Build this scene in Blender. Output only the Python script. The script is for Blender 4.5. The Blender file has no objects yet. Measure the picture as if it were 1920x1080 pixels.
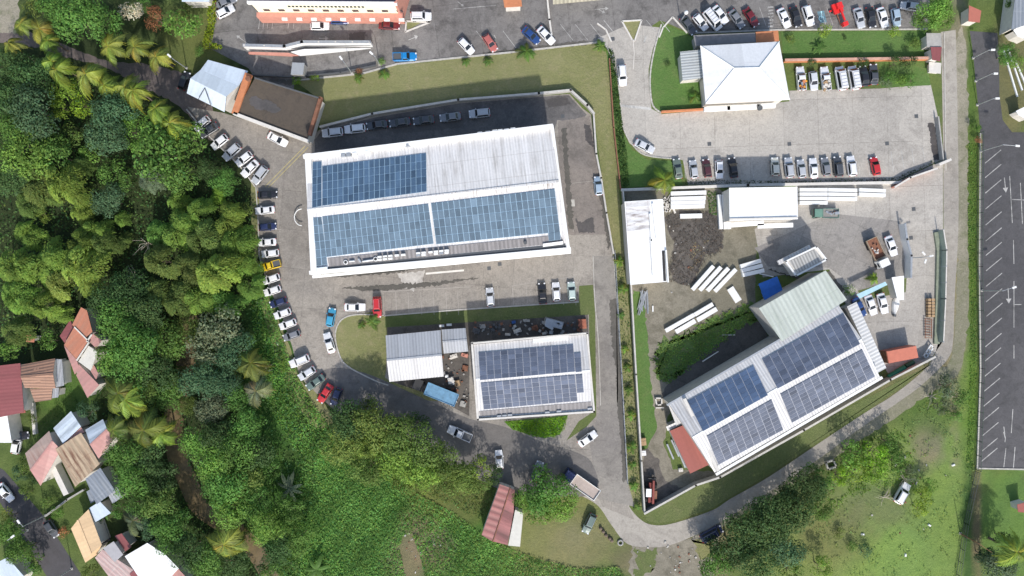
import bpy, bmesh, math, random
import numpy as np
from mathutils import Vector, Matrix
random.seed(11); rng = np.random.default_rng(5)
PI = math.pi
S = 0.108                      # metres per photo pixel at ground level
H = 148.0                      # camera height
sc = bpy.context.scene
col = sc.collection
def P(px, py, h=0.0):
    k = (H-h)/H*S
    return Vector(((px-960)*k, (540-py)*k, h))
# ------------------------------------------------------------------ objects
def setp(o, label=None, cat=None, group=None, kind=None):
    if label: o['label'] = label
    if cat: o['category'] = cat
    if group: o['group'] = group
    if kind: o['kind'] = kind
    return o
def org(o):
    v = Vector((0,0,0))
    while o is not None:
        v = v + o.location; o = o.parent
    return v
def thing(name, label, cat, loc, rot=0, group=None):
    o = bpy.data.objects.new(name, None); col.objects.link(o)
    o.empty_display_size = .3
    o.location = loc; o.rotation_euler = (0,0,rot)
    return setp(o, label, cat, group)
def link(name, me, mat, parent=None, loc=None):
    o = bpy.data.objects.new(name, me); col.objects.link(o)
    if mat is not None and not me.materials: me.materials.append(mat)
    if parent is not None: o.parent = parent
    if loc is not None: o.location = loc
    return o
def copy_tree(o, parent=None, color=None):
    c = o.copy(); col.objects.link(c)
    if parent is not None:
        c.parent = parent
    if color is not None: c.color = color
    for ch in o.children: copy_tree(ch, c, color)
    return c
class MB:
    """collects faces with uvs, builds ONE mesh (world coords)"""
    def __init__(s): s.v=[]; s.f=[]; s.uv=[]; s.m=[]
    def poly(s, pts, uv=None, mi=0):
        n=len(s.v); s.v += [tuple(p) for p in pts]; s.f.append(tuple(range(n,n+len(pts))))
        if uv is None:
            a=Vector(pts[0]); e=(Vector(pts[1])-a)
            L=e.length or 1; e=e/L
            nn=e.cross(Vector(pts[2])-a); nn = nn.normalized() if nn.length>1e-9 else Vector((0,0,1))
            g=nn.cross(e)
            uv=[((Vector(p)-a).dot(e),(Vector(p)-a).dot(g)) for p in pts]
        s.uv.append(uv); s.m.append(mi)
    def slab(s, q, t, mi=0):
        """closed slab; q = top corners (any count, seen from above CCW or CW), thickness t downward"""
        q=[Vector(p) for p in q]; O=q[0].copy(); E=(q[1]-q[0]).normalized()
        # newell about centroid
        c=sum(q,Vector((0,0,0)))/len(q); n=Vector((0,0,0))
        for i in range(len(q)): n += (q[i]-c).cross(q[(i+1)%len(q)]-c)
        if n.z<0: q=[q[0]]+q[1:][::-1]; n=-n
        b=[p-Vector((0,0,t)) for p in q]
        nn=n.normalized() if n.length>1e-9 else Vector((0,0,1)); G=nn.cross(E)
        s.poly(q,uv=[((p-O).dot(E),(p-O).dot(G)) for p in q],mi=mi); s.poly(b[::-1],mi=mi)
        for i in range(len(q)):
            j=(i+1)%len(q); s.poly([q[j],q[i],b[i],b[j]],mi=mi)
    def prism(s, pts, z0, z1, mi=0):
        s.slab([(p[0],p[1],z1) for p in pts], z1-z0, mi)
    def box(s, c, size, rz=0, mi=0, taper=1.0):
        hx,hy,hz=size[0]/2,size[1]/2,size[2]/2; ca,sa=math.cos(rz),math.sin(rz)
        def T(x,y,z): return Vector((c[0]+x*ca-y*sa, c[1]+x*sa+y*ca, c[2]+z))
        t=taper
        q=[T(-hx*t,-hy*t,hz),T(hx*t,-hy*t,hz),T(hx*t,hy*t,hz),T(-hx*t,hy*t,hz)]
        b=[T(-hx,-hy,-hz),T(hx,-hy,-hz),T(hx,hy,-hz),T(-hx,hy,-hz)]
        s.poly(q,mi=mi); s.poly(b[::-1],mi=mi)
        for i in range(4):
            j=(i+1)%4; s.poly([q[j],q[i],b[i],b[j]],mi=mi)
    def tube(s, a, b, r0, r1=None, n=8, mi=0):
        a=Vector(a); b=Vector(b); r1=r0 if r1 is None else r1
        d=(b-a).normalized(); u=d.orthogonal().normalized(); w=d.cross(u)
        A=[a+(u*math.cos(2*PI*i/n)+w*math.sin(2*PI*i/n))*r0 for i in range(n)]
        B=[b+(u*math.cos(2*PI*i/n)+w*math.sin(2*PI*i/n))*r1 for i in range(n)]
        for i in range(n):
            j=(i+1)%n; s.poly([A[i],A[j],B[j],B[i]],mi=mi)
        s.poly(A[::-1],mi=mi); s.poly(B,mi=mi)
    def build(s, name, mats, parent=None, origin=None, weld=False, smooth=False, bevel=0):
        if parent is not None: o0=org(parent)
        elif origin is not None: o0=Vector(origin)
        else:
            xs=[v[0] for v in s.v]; ys=[v[1] for v in s.v]; zs=[v[2] for v in s.v]
            o0=Vector(((min(xs)+max(xs))/2,(min(ys)+max(ys))/2,min(zs)))
        me=bpy.data.meshes.new(name)
        me.from_pydata([tuple(Vector(v)-o0) for v in s.v],[],s.f)
        ul=me.uv_layers.new(name='UVMap')
        k=0; dat=[]
        for u in s.uv:
            for t in u: dat += [t[0],t[1]]
        ul.data.foreach_set('uv',dat)
        me.polygons.foreach_set('material_index',s.m)
        if not isinstance(mats,(list,tuple)): mats=[mats]
        for m in mats: me.materials.append(m)
        if weld or bevel:
            bm=bmesh.new(); bm.from_mesh(me)
            bmesh.ops.remove_doubles(bm,verts=bm.verts,dist=.002)
            if bevel:
                bmesh.ops.bevel(bm,geom=[e for e in bm.edges if len(e.link_faces)==2 and e.calc_face_angle(0)>.35],offset=bevel,segments=2,affect='EDGES',profile=.5,clamp_overlap=True)
            bm.to_mesh(me); bm.free()
        if smooth: me.polygons.foreach_set('use_smooth',[True]*len(me.polygons))
        me.update()
        o=bpy.data.objects.new(name,me); col.objects.link(o)
        if parent is not None: o.parent=parent
        else: o.location=o0
        return o
# ------------------------------------------------------------------ materials
class NT:
    def __init__(s,name):
        s.m=bpy.data.materials.new(name); s.m.use_nodes=True; s.t=s.m.node_tree; s.t.nodes.clear()
        s.out=s.t.nodes.new('ShaderNodeOutputMaterial')
    def n(s,typ,**kw):
        nd=s.t.nodes.new(typ)
        for k,v in kw.items():
            if k.startswith('_'): setattr(nd,k[1:],v)
            else:
                key=int(k[1:]) if (k[0]=='i' and k[1:].isdigit()) else k.replace('__',' ')
                if hasattr(v,'is_linked') or isinstance(v,bpy.types.NodeSocket): s.t.links.new(v,nd.inputs[key])
                else: nd.inputs[key].default_value=v
        return nd
    def math(s,op,a,b=0.0,c=0.0,clamp=False):
        nd=s.n('ShaderNodeMath',_operation=op,_use_clamp=clamp,i0=a,i1=b,i2=c); return nd.outputs[0]
    def mix(s,f,a,b,mode='MIX'):
        nd=s.n('ShaderNodeMix',_data_type='RGBA',_blend_type=mode)
        for k,v in ((0,f),(6,a),(7,b)):
            if isinstance(v,bpy.types.NodeSocket): s.t.links.new(v,nd.inputs[k])
            else:
                nd.inputs[k].default_value=(v if k==0 else tuple(v)+((1,) if len(v)==3 else ()))
        return nd.outputs[2]
    def noise(s,vec,scale,detail=4,rough=.6,dist=0):
        return s.n('ShaderNodeTexNoise',Vector=vec,Scale=scale,Detail=detail,Roughness=rough,Distortion=dist).outputs[0]
    def ramp(s,v,a,b,lo=0.,hi=1.):
        nd=s.n('ShaderNodeMapRange',Value=v); nd.inputs[1].default_value=a; nd.inputs[2].default_value=b
        nd.inputs[3].default_value=lo; nd.inputs[4].default_value=hi; return nd.outputs[0]
    def obj(s): return s.n('ShaderNodeTexCoord').outputs['Object']
    def uv(s): return s.n('ShaderNodeTexCoord').outputs['UV']
    def gray(s,v):
        return s.n('ShaderNodeCombineColor',i0=v,i1=v,i2=v).outputs[0]
    def finish(s,color,rough=.8,bump=None,bs=.3,bd=.05,metal=0.,coat=0.,spec=.5):
        b=s.n('ShaderNodeBsdfPrincipled')
        def setin(k,v):
            if isinstance(v,bpy.types.NodeSocket): s.t.links.new(v,b.inputs[k])
            else: b.inputs[k].default_value=v
        setin('Base Color',color if isinstance(color,bpy.types.NodeSocket) else tuple(color)+(1,))
        setin('Roughness',rough); setin('Metallic',metal); setin('Coat Weight',coat); setin('Specular IOR Level',spec)
        if bump is not None:
            bn=s.n('ShaderNodeBump',Strength=bs,Distance=bd,Height=bump); s.t.links.new(bn.outputs[0],b.inputs['Normal'])
        s.t.links.new(b.outputs[0],s.out.inputs[0]); return s.m
def M_plain(name,c,rough=.6,metal=0,var=.12,coat=0):
    t=NT(name); o=t.obj(); n=t.noise(o,1.3,5)
    c2=t.mix(1.0,tuple(c)+(1,),t.gray(t.ramp(n,.2,.8,1-var,1+var)),'MULTIPLY')
    return t.finish(c2,rough,metal=metal,coat=coat)
def M_paving(name,a,b,stain,joint=0,rot=0,fine=.2,stain_lo=.56,rough=.85,jw=.012):
    t=NT(name); o=t.obj()
    big=t.noise(o,.035,6,.62,.6); mid=t.noise(o,.33,7,.7,.4); fn=t.noise(o,3.2,5,.75); 
    c=t.mix(t.ramp(big,.42,.58),a,b)
    c=t.mix(t.ramp(mid,stain_lo,stain_lo+.16,0,.75),c,stain)
    st=t.noise(o,.11,8,.68,1.2)
    c=t.mix(t.ramp(st,.54,.68,0,.6),c,stain)
    bl=t.noise(o,.9,6,.75,.8)
    c=t.mix(t.ramp(bl,.5,.66,0,.42),c,stain)
    c=t.mix(t.ramp(bl,.46,.34,0,.3),c,tuple(min(1,x*1.25) for x in a))
    pl=t.noise(o,.8,6,.7,.3)
    c=t.mix(t.ramp(pl,.55,.75,0,.35),c,tuple(min(1,x*1.35) for x in b))
    c=t.mix(1.0,c,t.gray(t.ramp(fn,.25,.75,1-fine,1+fine)),'MULTIPLY')
    if joint:
        mp=t.n('ShaderNodeMapping',Vector=o); mp.inputs['Rotation'].default_value=(0,0,rot)
        dz=t.noise(o,.5,3)
        sx=t.n('ShaderNodeSeparateXYZ',i0=mp.outputs[0])
        wn=t.n('ShaderNodeTexWhiteNoise',_noise_dimensions='1D'); t.t.links.new(t.math('ADD',t.math('FLOOR',t.math('DIVIDE',sx.outputs[0],joint)),t.math('MULTIPLY',t.math('FLOOR',t.math('DIVIDE',sx.outputs[1],joint*1.3)),57.3)),wn.inputs['W'])
        c=t.mix(1.0,c,t.gray(t.ramp(wn.outputs[0],0,1,.93,1.05)),'MULTIPLY')
        for k,per in ((0,joint),(1,joint*1.3)):
            q=t.math('FRACT',t.math('ADD',t.math('DIVIDE',sx.outputs[k],per),t.math('MULTIPLY',dz,.015)))
            d=t.math('LESS_THAN',q,jw)
            c=t.mix(t.math('MULTIPLY',d,t.ramp(mid,.3,.6,.05,.5)),c,tuple(x*.45 for x in stain))
        # cracks
    vo=t.n('ShaderNodeTexVoronoi',_feature='DISTANCE_TO_EDGE',Vector=t.n('ShaderNodeVectorMath',_operation='ADD',i0=o,i1=t.n('ShaderNodeTexNoise',Vector=o,Scale=.4,Detail=5.).outputs[1]).outputs[0],Scale=.09)
    c=t.mix(t.math('MULTIPLY',t.math('LESS_THAN',vo.outputs[0],.003),.12),c,tuple(x*.4 for x in stain))
    return t.finish(c,rough,fn,.25,.02)
def M_grass(name,a,b,dry,dryamt=.5,fine=.24,attr=False):
    t=NT(name); o=t.obj()
    big=t.noise(o,.06,6,.6,.5); mid=t.noise(o,.5,7,.7,.3); fn=t.noise(o,2.6,6,.8)
    if attr:
        at=t.n('ShaderNodeVertexColor',_layer_name='Col').outputs[0]
        c=t.mix(t.ramp(big,.35,.65,0,.6),at,t.mix(1.0,at,(1.35,1.25,.9,1),'MULTIPLY'))
        c=t.mix(t.ramp(mid,.45,.7,0,.4),c,t.mix(1.0,at,(.6,.72,.6,1),'MULTIPLY'))
    else:
        c=t.mix(t.ramp(big,.35,.65),a,b)
        c=t.mix(t.ramp(mid,.5,.72,0,dryamt),c,dry)
    c=t.mix(1.0,c,t.gray(t.ramp(fn,.25,.75,1-fine,1+fine)),'MULTIPLY')
    hg=t.math('ADD',fn,mid)
    return t.finish(c,.9,hg,.7,.25,spec=.2)
def M_roof(name,c,dirt,period=.55,amp=.16,dirtamt=.4,rough=.45,metal=0.,across=True,bd=.08,stretch=14.,dscale=.5):
    t=NT(name); u=t.uv(); s=t.n('ShaderNodeSeparateXYZ',i0=u)
    x=s.outputs[0] if across else s.outputs[1]; 
    w=t.math('SINE',t.math('MULTIPLY',x,2*PI/period))
    w01=t.ramp(w,-1,1)
    mp=t.n('ShaderNodeMapping',Vector=u); mp.inputs['Scale'].default_value=(1,1/stretch,1) if across else (1/stretch,1,1)
    st=t.noise(mp.outputs[0],dscale*3,6,.7); pt=t.noise(u,.12,6,.65,.5); fn=t.noise(u,2.,5,.7)
    cc=t.mix(t.math('MULTIPLY',t.ramp(st,.45,.7),t.ramp(pt,.35,.65,.15,dirtamt*2)),c,dirt)
    sheet=t.n('ShaderNodeTexWhiteNoise',_noise_dimensions='1D'); 
    t.t.links.new(t.math('FLOOR',t.math('DIVIDE',x,period*2)),sheet.inputs['W'])
    cc=t.mix(1.0,cc,t.gray(t.ramp(sheet.outputs[0],0,1,.93,1.05)),'MULTIPLY')
    cc=t.mix(1.0,cc,t.gray(t.ramp(w01,0,1,1-amp,1)),'MULTIPLY')
    cc=t.mix(1.0,cc,t.gray(t.ramp(fn,.2,.8,.88,1.08)),'MULTIPLY')
    y=s.outputs[1] if across else s.outputs[0]
    lap=t.math('LESS_THAN',t.math('FRACT',t.math('ADD',t.math('DIVIDE',y,4.3),t.math('MULTIPLY',pt,.04))),.035)
    cc=t.mix(t.math('MULTIPLY',lap,t.ramp(st,.3,.7,.1,.5)),cc,dirt)
    return t.finish(cc,rough,w,.25,bd,metal=metal)
def M_panel(name,c,frame=(.42,.5,.6)):
    t=NT(name); u=t.uv(); oi=t.n('ShaderNodeObjectInfo').outputs['Random']
    at=t.n('ShaderNodeVertexColor',_layer_name='Col').outputs[0]
    n=t.noise(t.obj(),.35,4,.7); 
    cc=t.mix(1.0,t.mix(1.0,tuple(c)+(1,),at,'MULTIPLY'),t.gray(t.ramp(n,.25,.75,.8,1.25)),'MULTIPLY')
    n2=t.noise(t.obj(),2.2,4,.8)
    cc=t.mix(t.ramp(n2,.5,.8,0,.25),cc,tuple(min(1,x*1.7) for x in c))
    return t.finish(cc,.28,spec=.5)
def M_leaf(name,transl=.25,rough=.55,var=.35):
    t=NT(name)
    oc=t.n('ShaderNodeObjectInfo').outputs['Color']
    at=t.n('ShaderNodeVertexColor',_layer_name='Col').outputs[0]
    c=t.mix(1.0,oc,at,'MULTIPLY')
    b=t.n('ShaderNodeBsdfPrincipled',Roughness=rough); t.t.links.new(c,b.inputs['Base Color']); b.inputs['Specular IOR Level'].default_value=.12
    tr=t.n('ShaderNodeBsdfTranslucent'); t.t.links.new(t.mix(1.0,c,(1.25,1.3,.5,1),'MULTIPLY'),tr.inputs[0])
    mx=t.n('ShaderNodeMixShader',i0=transl); t.t.links.new(b.outputs[0],mx.inputs[1]); t.t.links.new(tr.outputs[0],mx.inputs[2])
    t.t.links.new(mx.outputs[0],t.out.inputs[0]); return t.m
def M_carpaint():
    t=NT('car_paint'); oc=t.n('ShaderNodeObjectInfo').outputs['Color']; n=t.noise(t.obj(),2.5,4)
    c=t.mix(1.0,oc,t.gray(t.ramp(n,.2,.8,.9,1.05)),'MULTIPLY')
    return t.finish(c,.35,coat=.6,metal=.05)
m_leaf=M_leaf('leaf',.33); m_frond=M_leaf('frond',.2,.45)
m_bark=M_plain('bark',(.16,.12,.09),.9,var=.35)
m_paint=M_carpaint()
m_glass=M_plain('dark_glass',(.015,.02,.026),.06,var=.1)
m_glass2=M_plain('tinted_glass',(.03,.04,.05),.15,var=.1)
m_tyre=M_plain('tyre_rubber',(.02,.02,.02),.85)
m_rim=M_plain('wheel_rim',(.4,.4,.42),.3,metal=.8)
m_lampw=M_plain('headlight_lens',(.75,.76,.78),.1)
m_lampr=M_plain('tail_light_lens',(.4,.02,.02),.2)
m_blackp=M_plain('black_plastic',(.03,.03,.03),.6)
m_white=M_plain('white_paint',(.78,.78,.76),.6,var=.06)
m_offw=M_plain('off_white_render',(.62,.59,.54),.8,var=.15)
m_cream=M_plain('cream_render',(.85,.8,.6),.8,var=.08)
m_salmon=M_plain('salmon_render',(.55,.25,.19),.8,var=.15)
m_orange=M_plain('orange_render',(.52,.2,.09),.8,var=.2)
m_gwall=M_plain('grey_render',(.36,.35,.33),.85,var=.25)
m_dgrey=M_plain('dark_grey_metal',(.09,.095,.1),.6)
m_galv=M_plain('galvanised_metal',(.42,.44,.46),.4,metal=.4,var=.2)
m_kerb=M_plain('kerb_concrete',(.45,.43,.39),.9,var=.3)
m_paintline=M_paving('worn_paint_line',(.52,.51,.48),(.42,.41,.39),(.17,.165,.16),fine=.2,stain_lo=.46)
m_wood=M_plain('timber',(.4,.27,.15),.85,var=.3)
m_rust=M_plain('rust',(.22,.1,.06),.9,var=.4)
m_redm=M_plain('red_machine_paint',(.5,.03,.025),.5,var=.2)
m_bluetarp=M_plain('blue_tarpaulin',(.03,.16,.55),.5,var=.2)
m_soilpile=M_plain('heap_soil',(.2,.15,.1),.95,var=.4)
# ------------------------------------------------------------------ the setting
def crom(pts, n=6, closed=True):
    out=[]; N=len(pts)
    rngi=range(N) if closed else range(N-1)
    for i in rngi:
        p=[pts[(i+k)%N] if closed else pts[max(0,min(N-1,i+k))] for k in (-1,0,1,2)]
        for j in range(n):
            t=j/n
            out.append(tuple(.5*((2*p[1][a])+(-p[0][a]+p[2][a])*t+(2*p[0][a]-5*p[1][a]+4*p[2][a]-p[3][a])*t*t+(-p[0][a]+3*p[1][a]-3*p[2][a]+p[3][a])*t**3) for a in (0,1)))
    if not closed: out.append(tuple(pts[-1]))
    return out
def rough_edge(pts, step=6., amp=1.2, seed=0):
    r=random.Random(seed); out=[]; N=len(pts)
    for i in range(N):
        a=pts[i]; b=pts[(i+1)%N]; L=math.hypot(b[0]-a[0],b[1]-a[1]); n=max(1,int(L/step))
        for j in range(n):
            t=j/n; out.append((a[0]+(b[0]-a[0])*t+r.gauss(0,amp),a[1]+(b[1]-a[1])*t+r.gauss(0,amp)))
    return out
def sheet(name, pts, z, mat, kind='structure', parent=None, thick=.003, label=None, cat=None):
    me=bpy.data.meshes.new(name); bm=bmesh.new()
    vs=[bm.verts.new(P(x,y)+Vector((0,0,z))) for x,y in pts]
    f=bm.faces.new(vs); 
    if f.normal.z<0: f.normal_flip()
    bmesh.ops.triangulate(bm,faces=[f]); bm.normal_update()
    for f in bm.faces:
        if f.normal.z<0: f.normal_flip()
    bm.to_mesh(me); bm.free()
    o=link(name,me,mat,parent)
    if parent is None: setp(o,label,cat,None,kind)
    return o
river=[(352,590),(345,640),(342,700),(322,775),(325,850),(345,900),(368,950),(400,975),(440,1000),(485,1050),(520,1120),(560,1200)]
rv=[P(x,y) for x,y in crom(river,5,False)]
RX=np.array([v.x for v in rv]); RY=np.array([v.y for v in rv])
# far fields beyond what the photograph shows + fine grid inside
def axis(lo,hi,step):
    a=list(np.arange(lo,hi+.01,step)); e=[20,60,140,300,700,1500]
    return np.array([lo-x for x in e[::-1]]+a+[hi+x for x in e])
gx=axis(-108,108,.9); gy=axis(-62,62,.9)
GX,GY=np.meshgrid(gx,gy)
seg_d=np.full(GX.shape,1e9)
for i in range(len(RX)-1):
    ax,ay,bx,by=RX[i],RY[i],RX[i+1],RY[i+1]; dx,dy=bx-ax,by-ay
    t=np.clip(((GX-ax)*dx+(GY-ay)*dy)/(dx*dx+dy*dy),0,1)
    seg_d=np.minimum(seg_d,np.hypot(GX-ax-t*dx,GY-ay-t*dy))
def sst(x): x=np.clip(x,0,1); return x*x*(3-2*x)
GZ=-2.2*(1-sst((seg_d-.6)/3.2))
# ground cover tones (what grows or lies there)
base=np.array([.11,.15,.05]); C3=np.ones(GX.shape+(3,))*base
def pxy(px,py): p=P(px,py); return p.x,p.y
def blob(px,py,rx,ry,c,s=1.,soft=.5,rot=0):
    global C3
    x,y=pxy(px,py); ca,sa=math.cos(math.radians(rot)),math.sin(math.radians(rot))
    dx=(GX-x)*ca+(GY-y)*sa; dy=-(GX-x)*sa+(GY-y)*ca
    d=np.hypot(dx/(rx*S),dy/(ry*S)); d=d+.18*np.sin(GX*.7+GY*.31)*np.cos(GY*.83-GX*.2)+.08*np.sin(GX*2.1)*np.sin(GY*1.7)
    w=(1-sst((d-(1-soft))/(2*soft)))[...,None]*s
    C3=C3*(1-w)+np.array(c)*w
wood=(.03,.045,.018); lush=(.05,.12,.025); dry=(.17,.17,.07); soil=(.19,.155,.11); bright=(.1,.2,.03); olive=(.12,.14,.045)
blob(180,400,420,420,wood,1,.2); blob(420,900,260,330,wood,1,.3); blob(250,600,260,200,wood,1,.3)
blob(120,740,60,60,(.07,.13,.03),1,.4); blob(60,640,80,60,wood,.6,.5)
blob(110,900,110,130,(.08,.12,.035),1,.3); blob(370,80,60,60,olive,1,.4)
blob(700,970,280,150,lush,1,.4); blob(510,700,50,180,lush,1,.4,0)
blob(800,1010,40,60,soil,.9,.4,30); blob(770,1050,45,40,soil,.8,.5)
blob(850,930,80,50,olive,1,.4); blob(1060,1000,110,90,(.17,.18,.075),1,.35); blob(1090,1020,70,40,(.22,.2,.11),.7,.5)
blob(1270,1050,110,50,soil,1,.3); blob(1330,1000,60,40,soil,.7,.5); blob(1240,1060,50,30,(.3,.26,.2),.6,.5)
blob(1620,960,250,170,(.165,.215,.075),1,.2); blob(1700,1000,120,150,(.17,.265,.07),.9,.5); blob(1560,1000,70,60,(.15,.15,.07),.7,.5); blob(1650,950,70,40,(.14,.14,.08),.6,.5)
blob(1765,900,55,170,(.15,.225,.065),.9,.4); blob(1740,830,30,50,(.2,.18,.13),.9,.5); blob(1560,860,60,40,(.07,.12,.03),.9,.4)
blob(1690,720,70,30,soil,.8,.5,35); blob(1740,760,60,60,(.07,.13,.03),.7,.5); blob(1770,690,30,40,soil,.8,.5)
blob(1800,400,30,420,(.22,.2,.14),1,.3); blob(1822,380,12,420,(.08,.14,.03),1,.4); blob(1815,760,20,120,bright,.7,.4)
blob(1900,420,100,500,(.1,.13,.04),.3,.3); blob(1890,980,60,110,(.11,.19,.05),1,.3); blob(1820,990,18,130,(.05,.1,.03),1,.4); blob(1832,990,7,120,(.17,.13,.09),.8,.5)
blob(1900,150,50,110,(.13,.13,.07),1,.3)
blob(1420,880,300,60,(.1,.12,.045),.8,.4,30)
blob(1480,900,110,60,(.1,.1,.05),.6,.4,30)
ny,nx=GX.shape
me=bpy.data.meshes.new('ground')
V=np.stack([GX,GY,GZ],-1).reshape(-1,3)
idx=np.arange(ny*nx).reshape(ny,nx)
Q=np.stack([idx[:-1,:-1],idx[:-1,1:],idx[1:,1:],idx[1:,:-1]],-1).reshape(-1,4)
def np_mesh(name,V,Q,colr=None,smooth=False):
    me=bpy.data.meshes.new(name); n=len(Q)
    me.vertices.add(len(V)); me.vertices.foreach_set('co',np.ascontiguousarray(V,dtype=np.float32).ravel())
    me.loops.add(4*n); me.loops.foreach_set('vertex_index',np.ascontiguousarray(Q,dtype=np.int32).ravel())
    me.polygons.add(n); me.polygons.foreach_set('loop_start',np.arange(n,dtype=np.int32)*4)
    if smooth: me.polygons.foreach_set('use_smooth',np.ones(n,dtype=bool))
    me.update(calc_edges=True)
    if colr is not None:
        a=me.color_attributes.new('Col','FLOAT_COLOR','POINT')
        c=np.concatenate([colr,np.ones((len(V),1))],1).astype(np.float32); a.data.foreach_set('color',c.ravel())
    return me
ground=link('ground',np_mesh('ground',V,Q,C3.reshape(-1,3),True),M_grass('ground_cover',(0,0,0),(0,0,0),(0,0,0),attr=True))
setp(ground,kind='structure')
# stream
wm=M_paving('muddy_water',(.2,.15,.08),(.15,.11,.06),(.1,.085,.05),fine=.05,rough=.25)
me=bpy.data.meshes.new('stream'); vv=[];ff=[]
for i,p in enumerate(rv):
    d=(rv[min(i+1,len(rv)-1)]-rv[max(i-1,0)]).normalized(); nrm=Vector((-d.y,d.x,0))
    vv+= [tuple(p+nrm*2.2+Vector((0,0,-1.5))),tuple(p-nrm*2.2+Vector((0,0,-1.25)))]
    if i: ff.append((2*i-2,2*i-1,2*i+1,2*i))
me.from_pydata(vv,[],ff); setp(link('stream',me,wm),kind='structure')

m_conc =M_paving('compound_concrete',(.32,.29,.25),(.24,.22,.195),(.14,.125,.108),6,.09,.28)
m_conc2=M_paving('light_concrete',(.44,.41,.365),(.36,.335,.3),(.24,.222,.198),7,-.03,.26,stain_lo=.6)
m_asph =M_paving('worn_asphalt',(.22,.208,.195),(.16,.15,.142),(.08,.074,.07),9,-.12,.26,stain_lo=.5)
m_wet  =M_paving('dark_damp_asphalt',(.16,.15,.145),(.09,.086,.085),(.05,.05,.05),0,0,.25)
m_wetstain=M_paving('damp_stain',(.10,.09,.085),(.07,.065,.06),(.045,.04,.04),0,0,.2,rough=.5)
m_lot  =M_paving('dark_asphalt',(.098,.094,.097),(.07,.068,.072),(.045,.045,.045),0,0,.2,stain_lo=.52)
m_road =M_paving('road_concrete',(.37,.34,.295),(.3,.275,.24),(.19,.17,.148),0,0,.16)
m_lane =M_paving('lane_concrete',(.27,.25,.22),(.2,.185,.17),(.11,.1,.09),0,0,.2)
m_street=M_paving('street_asphalt',(.075,.07,.075),(.06,.058,.062),(.05,.045,.045),0,0,.15)
m_dirt =M_paving('bare_dirt',(.25,.225,.175),(.175,.16,.115),(.11,.1,.07),0,0,.3,stain_lo=.5)
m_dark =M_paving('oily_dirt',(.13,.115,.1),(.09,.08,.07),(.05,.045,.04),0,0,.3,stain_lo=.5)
m_gravel=M_paving('gravel_track',(.16,.13,.115),(.11,.09,.085),(.07,.06,.055),0,0,.3)
m_verge=M_paving('gravelly_verge',(.3,.27,.21),(.2,.19,.13),(.13,.14,.07),0,0,.35,stain_lo=.52)
m_lawnG=M_grass('mown_lawn',(.085,.165,.04),(.115,.195,.055),(.17,.2,.08),.5)
m_lawnO=M_grass('dry_lawn',(.19,.2,.08),(.25,.245,.115),(.3,.265,.15),.7)
m_lawnD=M_grass('olive_lawn',(.105,.14,.045),(.14,.165,.065),(.18,.175,.09),.5)  # dull olive grass with drier patches

sheet('gravel_track',rough_edge(crom([(-60,30),(0,50),(60,62),(130,88),(200,115),(260,118),(310,128),(345,140),(395,190),(400,262),(370,235),(330,195),(270,165),(200,128),(130,108),(60,88),(0,80),(-60,72)]),5,1),.008,m_gravel)
sheet('gravel_track',rough_edge([(-40,-20),(30,-20),(38,20),(28,62),(-40,60)],6,1.5),.012,m_verge).name='gravel_patch'
# upper lots
sheet('upper_parking_lot',[(398,-70),(1245,-70),(1745,-70),(1742,54),(1462,58),(1300,64),(1238,38),(1205,60),(1150,78),(1126,78),(960,97),(745,119),(680,137),(553,150),(548,185),(478,147),(466,128),(392,90)],.012,m_asph)
sheet('entry_drive',crom([(1120,72),(1140,92),(1158,150),(1164,205),(1172,240)],5,False)+[(1222,208),(1217,165),(1216,130),(1224,92),(1240,52),(1180,45)],.020,m_conc2)
sheet('east_car_park',[(1163,201),(1222,204),(1240,214),(1325,207),(1480,190),(1480,170),(1650,166),(1745,158),(1762,235),(1765,300),(1682,338),(1500,346),(1290,346),(1280,300),(1240,296),(1205,290),(1180,268),(1166,238)],.016,m_conc2)
# main compound
sheet('compound_yard',[(352,200),(420,212),(575,262),(600,243),(700,218),(860,192),(1010,180),(1068,176),(1092,203),(1108,215),(1114,270),(1124,340),(1140,430),(1148,470),(1156,560),(1164,700),(1172,800),(1176,880),(1172,935),(1190,975),(1130,950),(1118,925),(1060,925),(980,915),(900,895),(800,850),(700,795),(640,770),(600,740),(585,735),(560,700),(548,650),(528,590),(505,540),(487,490),(482,400),(480,350),(450,312),(400,262)],.020,m_conc)
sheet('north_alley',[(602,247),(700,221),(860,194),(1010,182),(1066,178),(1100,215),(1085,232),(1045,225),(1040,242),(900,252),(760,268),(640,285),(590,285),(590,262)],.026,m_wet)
sheet('east_alley',rough_edge([(1046,228),(1105,218),(1118,290),(1130,360),(1140,440),(1060,440),(1050,330)],5,.7),.030,M_paving('alley_asphalt',(.24,.21,.185),(.18,.16,.145),(.1,.09,.08),0,0,.22))
sheet('access_lane',[(1112,480),(1150,480),(1158,590),(1165,700),(1172,820),(1176,900),(1190,950),(1120,935),(1112,870),(1105,830),(1124,770),(1122,640),(1115,560)],.034,m_lane)
sheet('service_road',crom([(640,690),(700,705),(800,750),(880,785),(945,800),(1020,830),(1085,850),(1112,872),(1118,925),(1040,930),(960,925),(900,900),(840,870),(720,800),(640,775),(605,745),(600,700)],4),.038,M_paving('patched_asphalt',(.17,.158,.148),(.13,.122,.115),(.085,.08,.076),0,0,.2))
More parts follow.
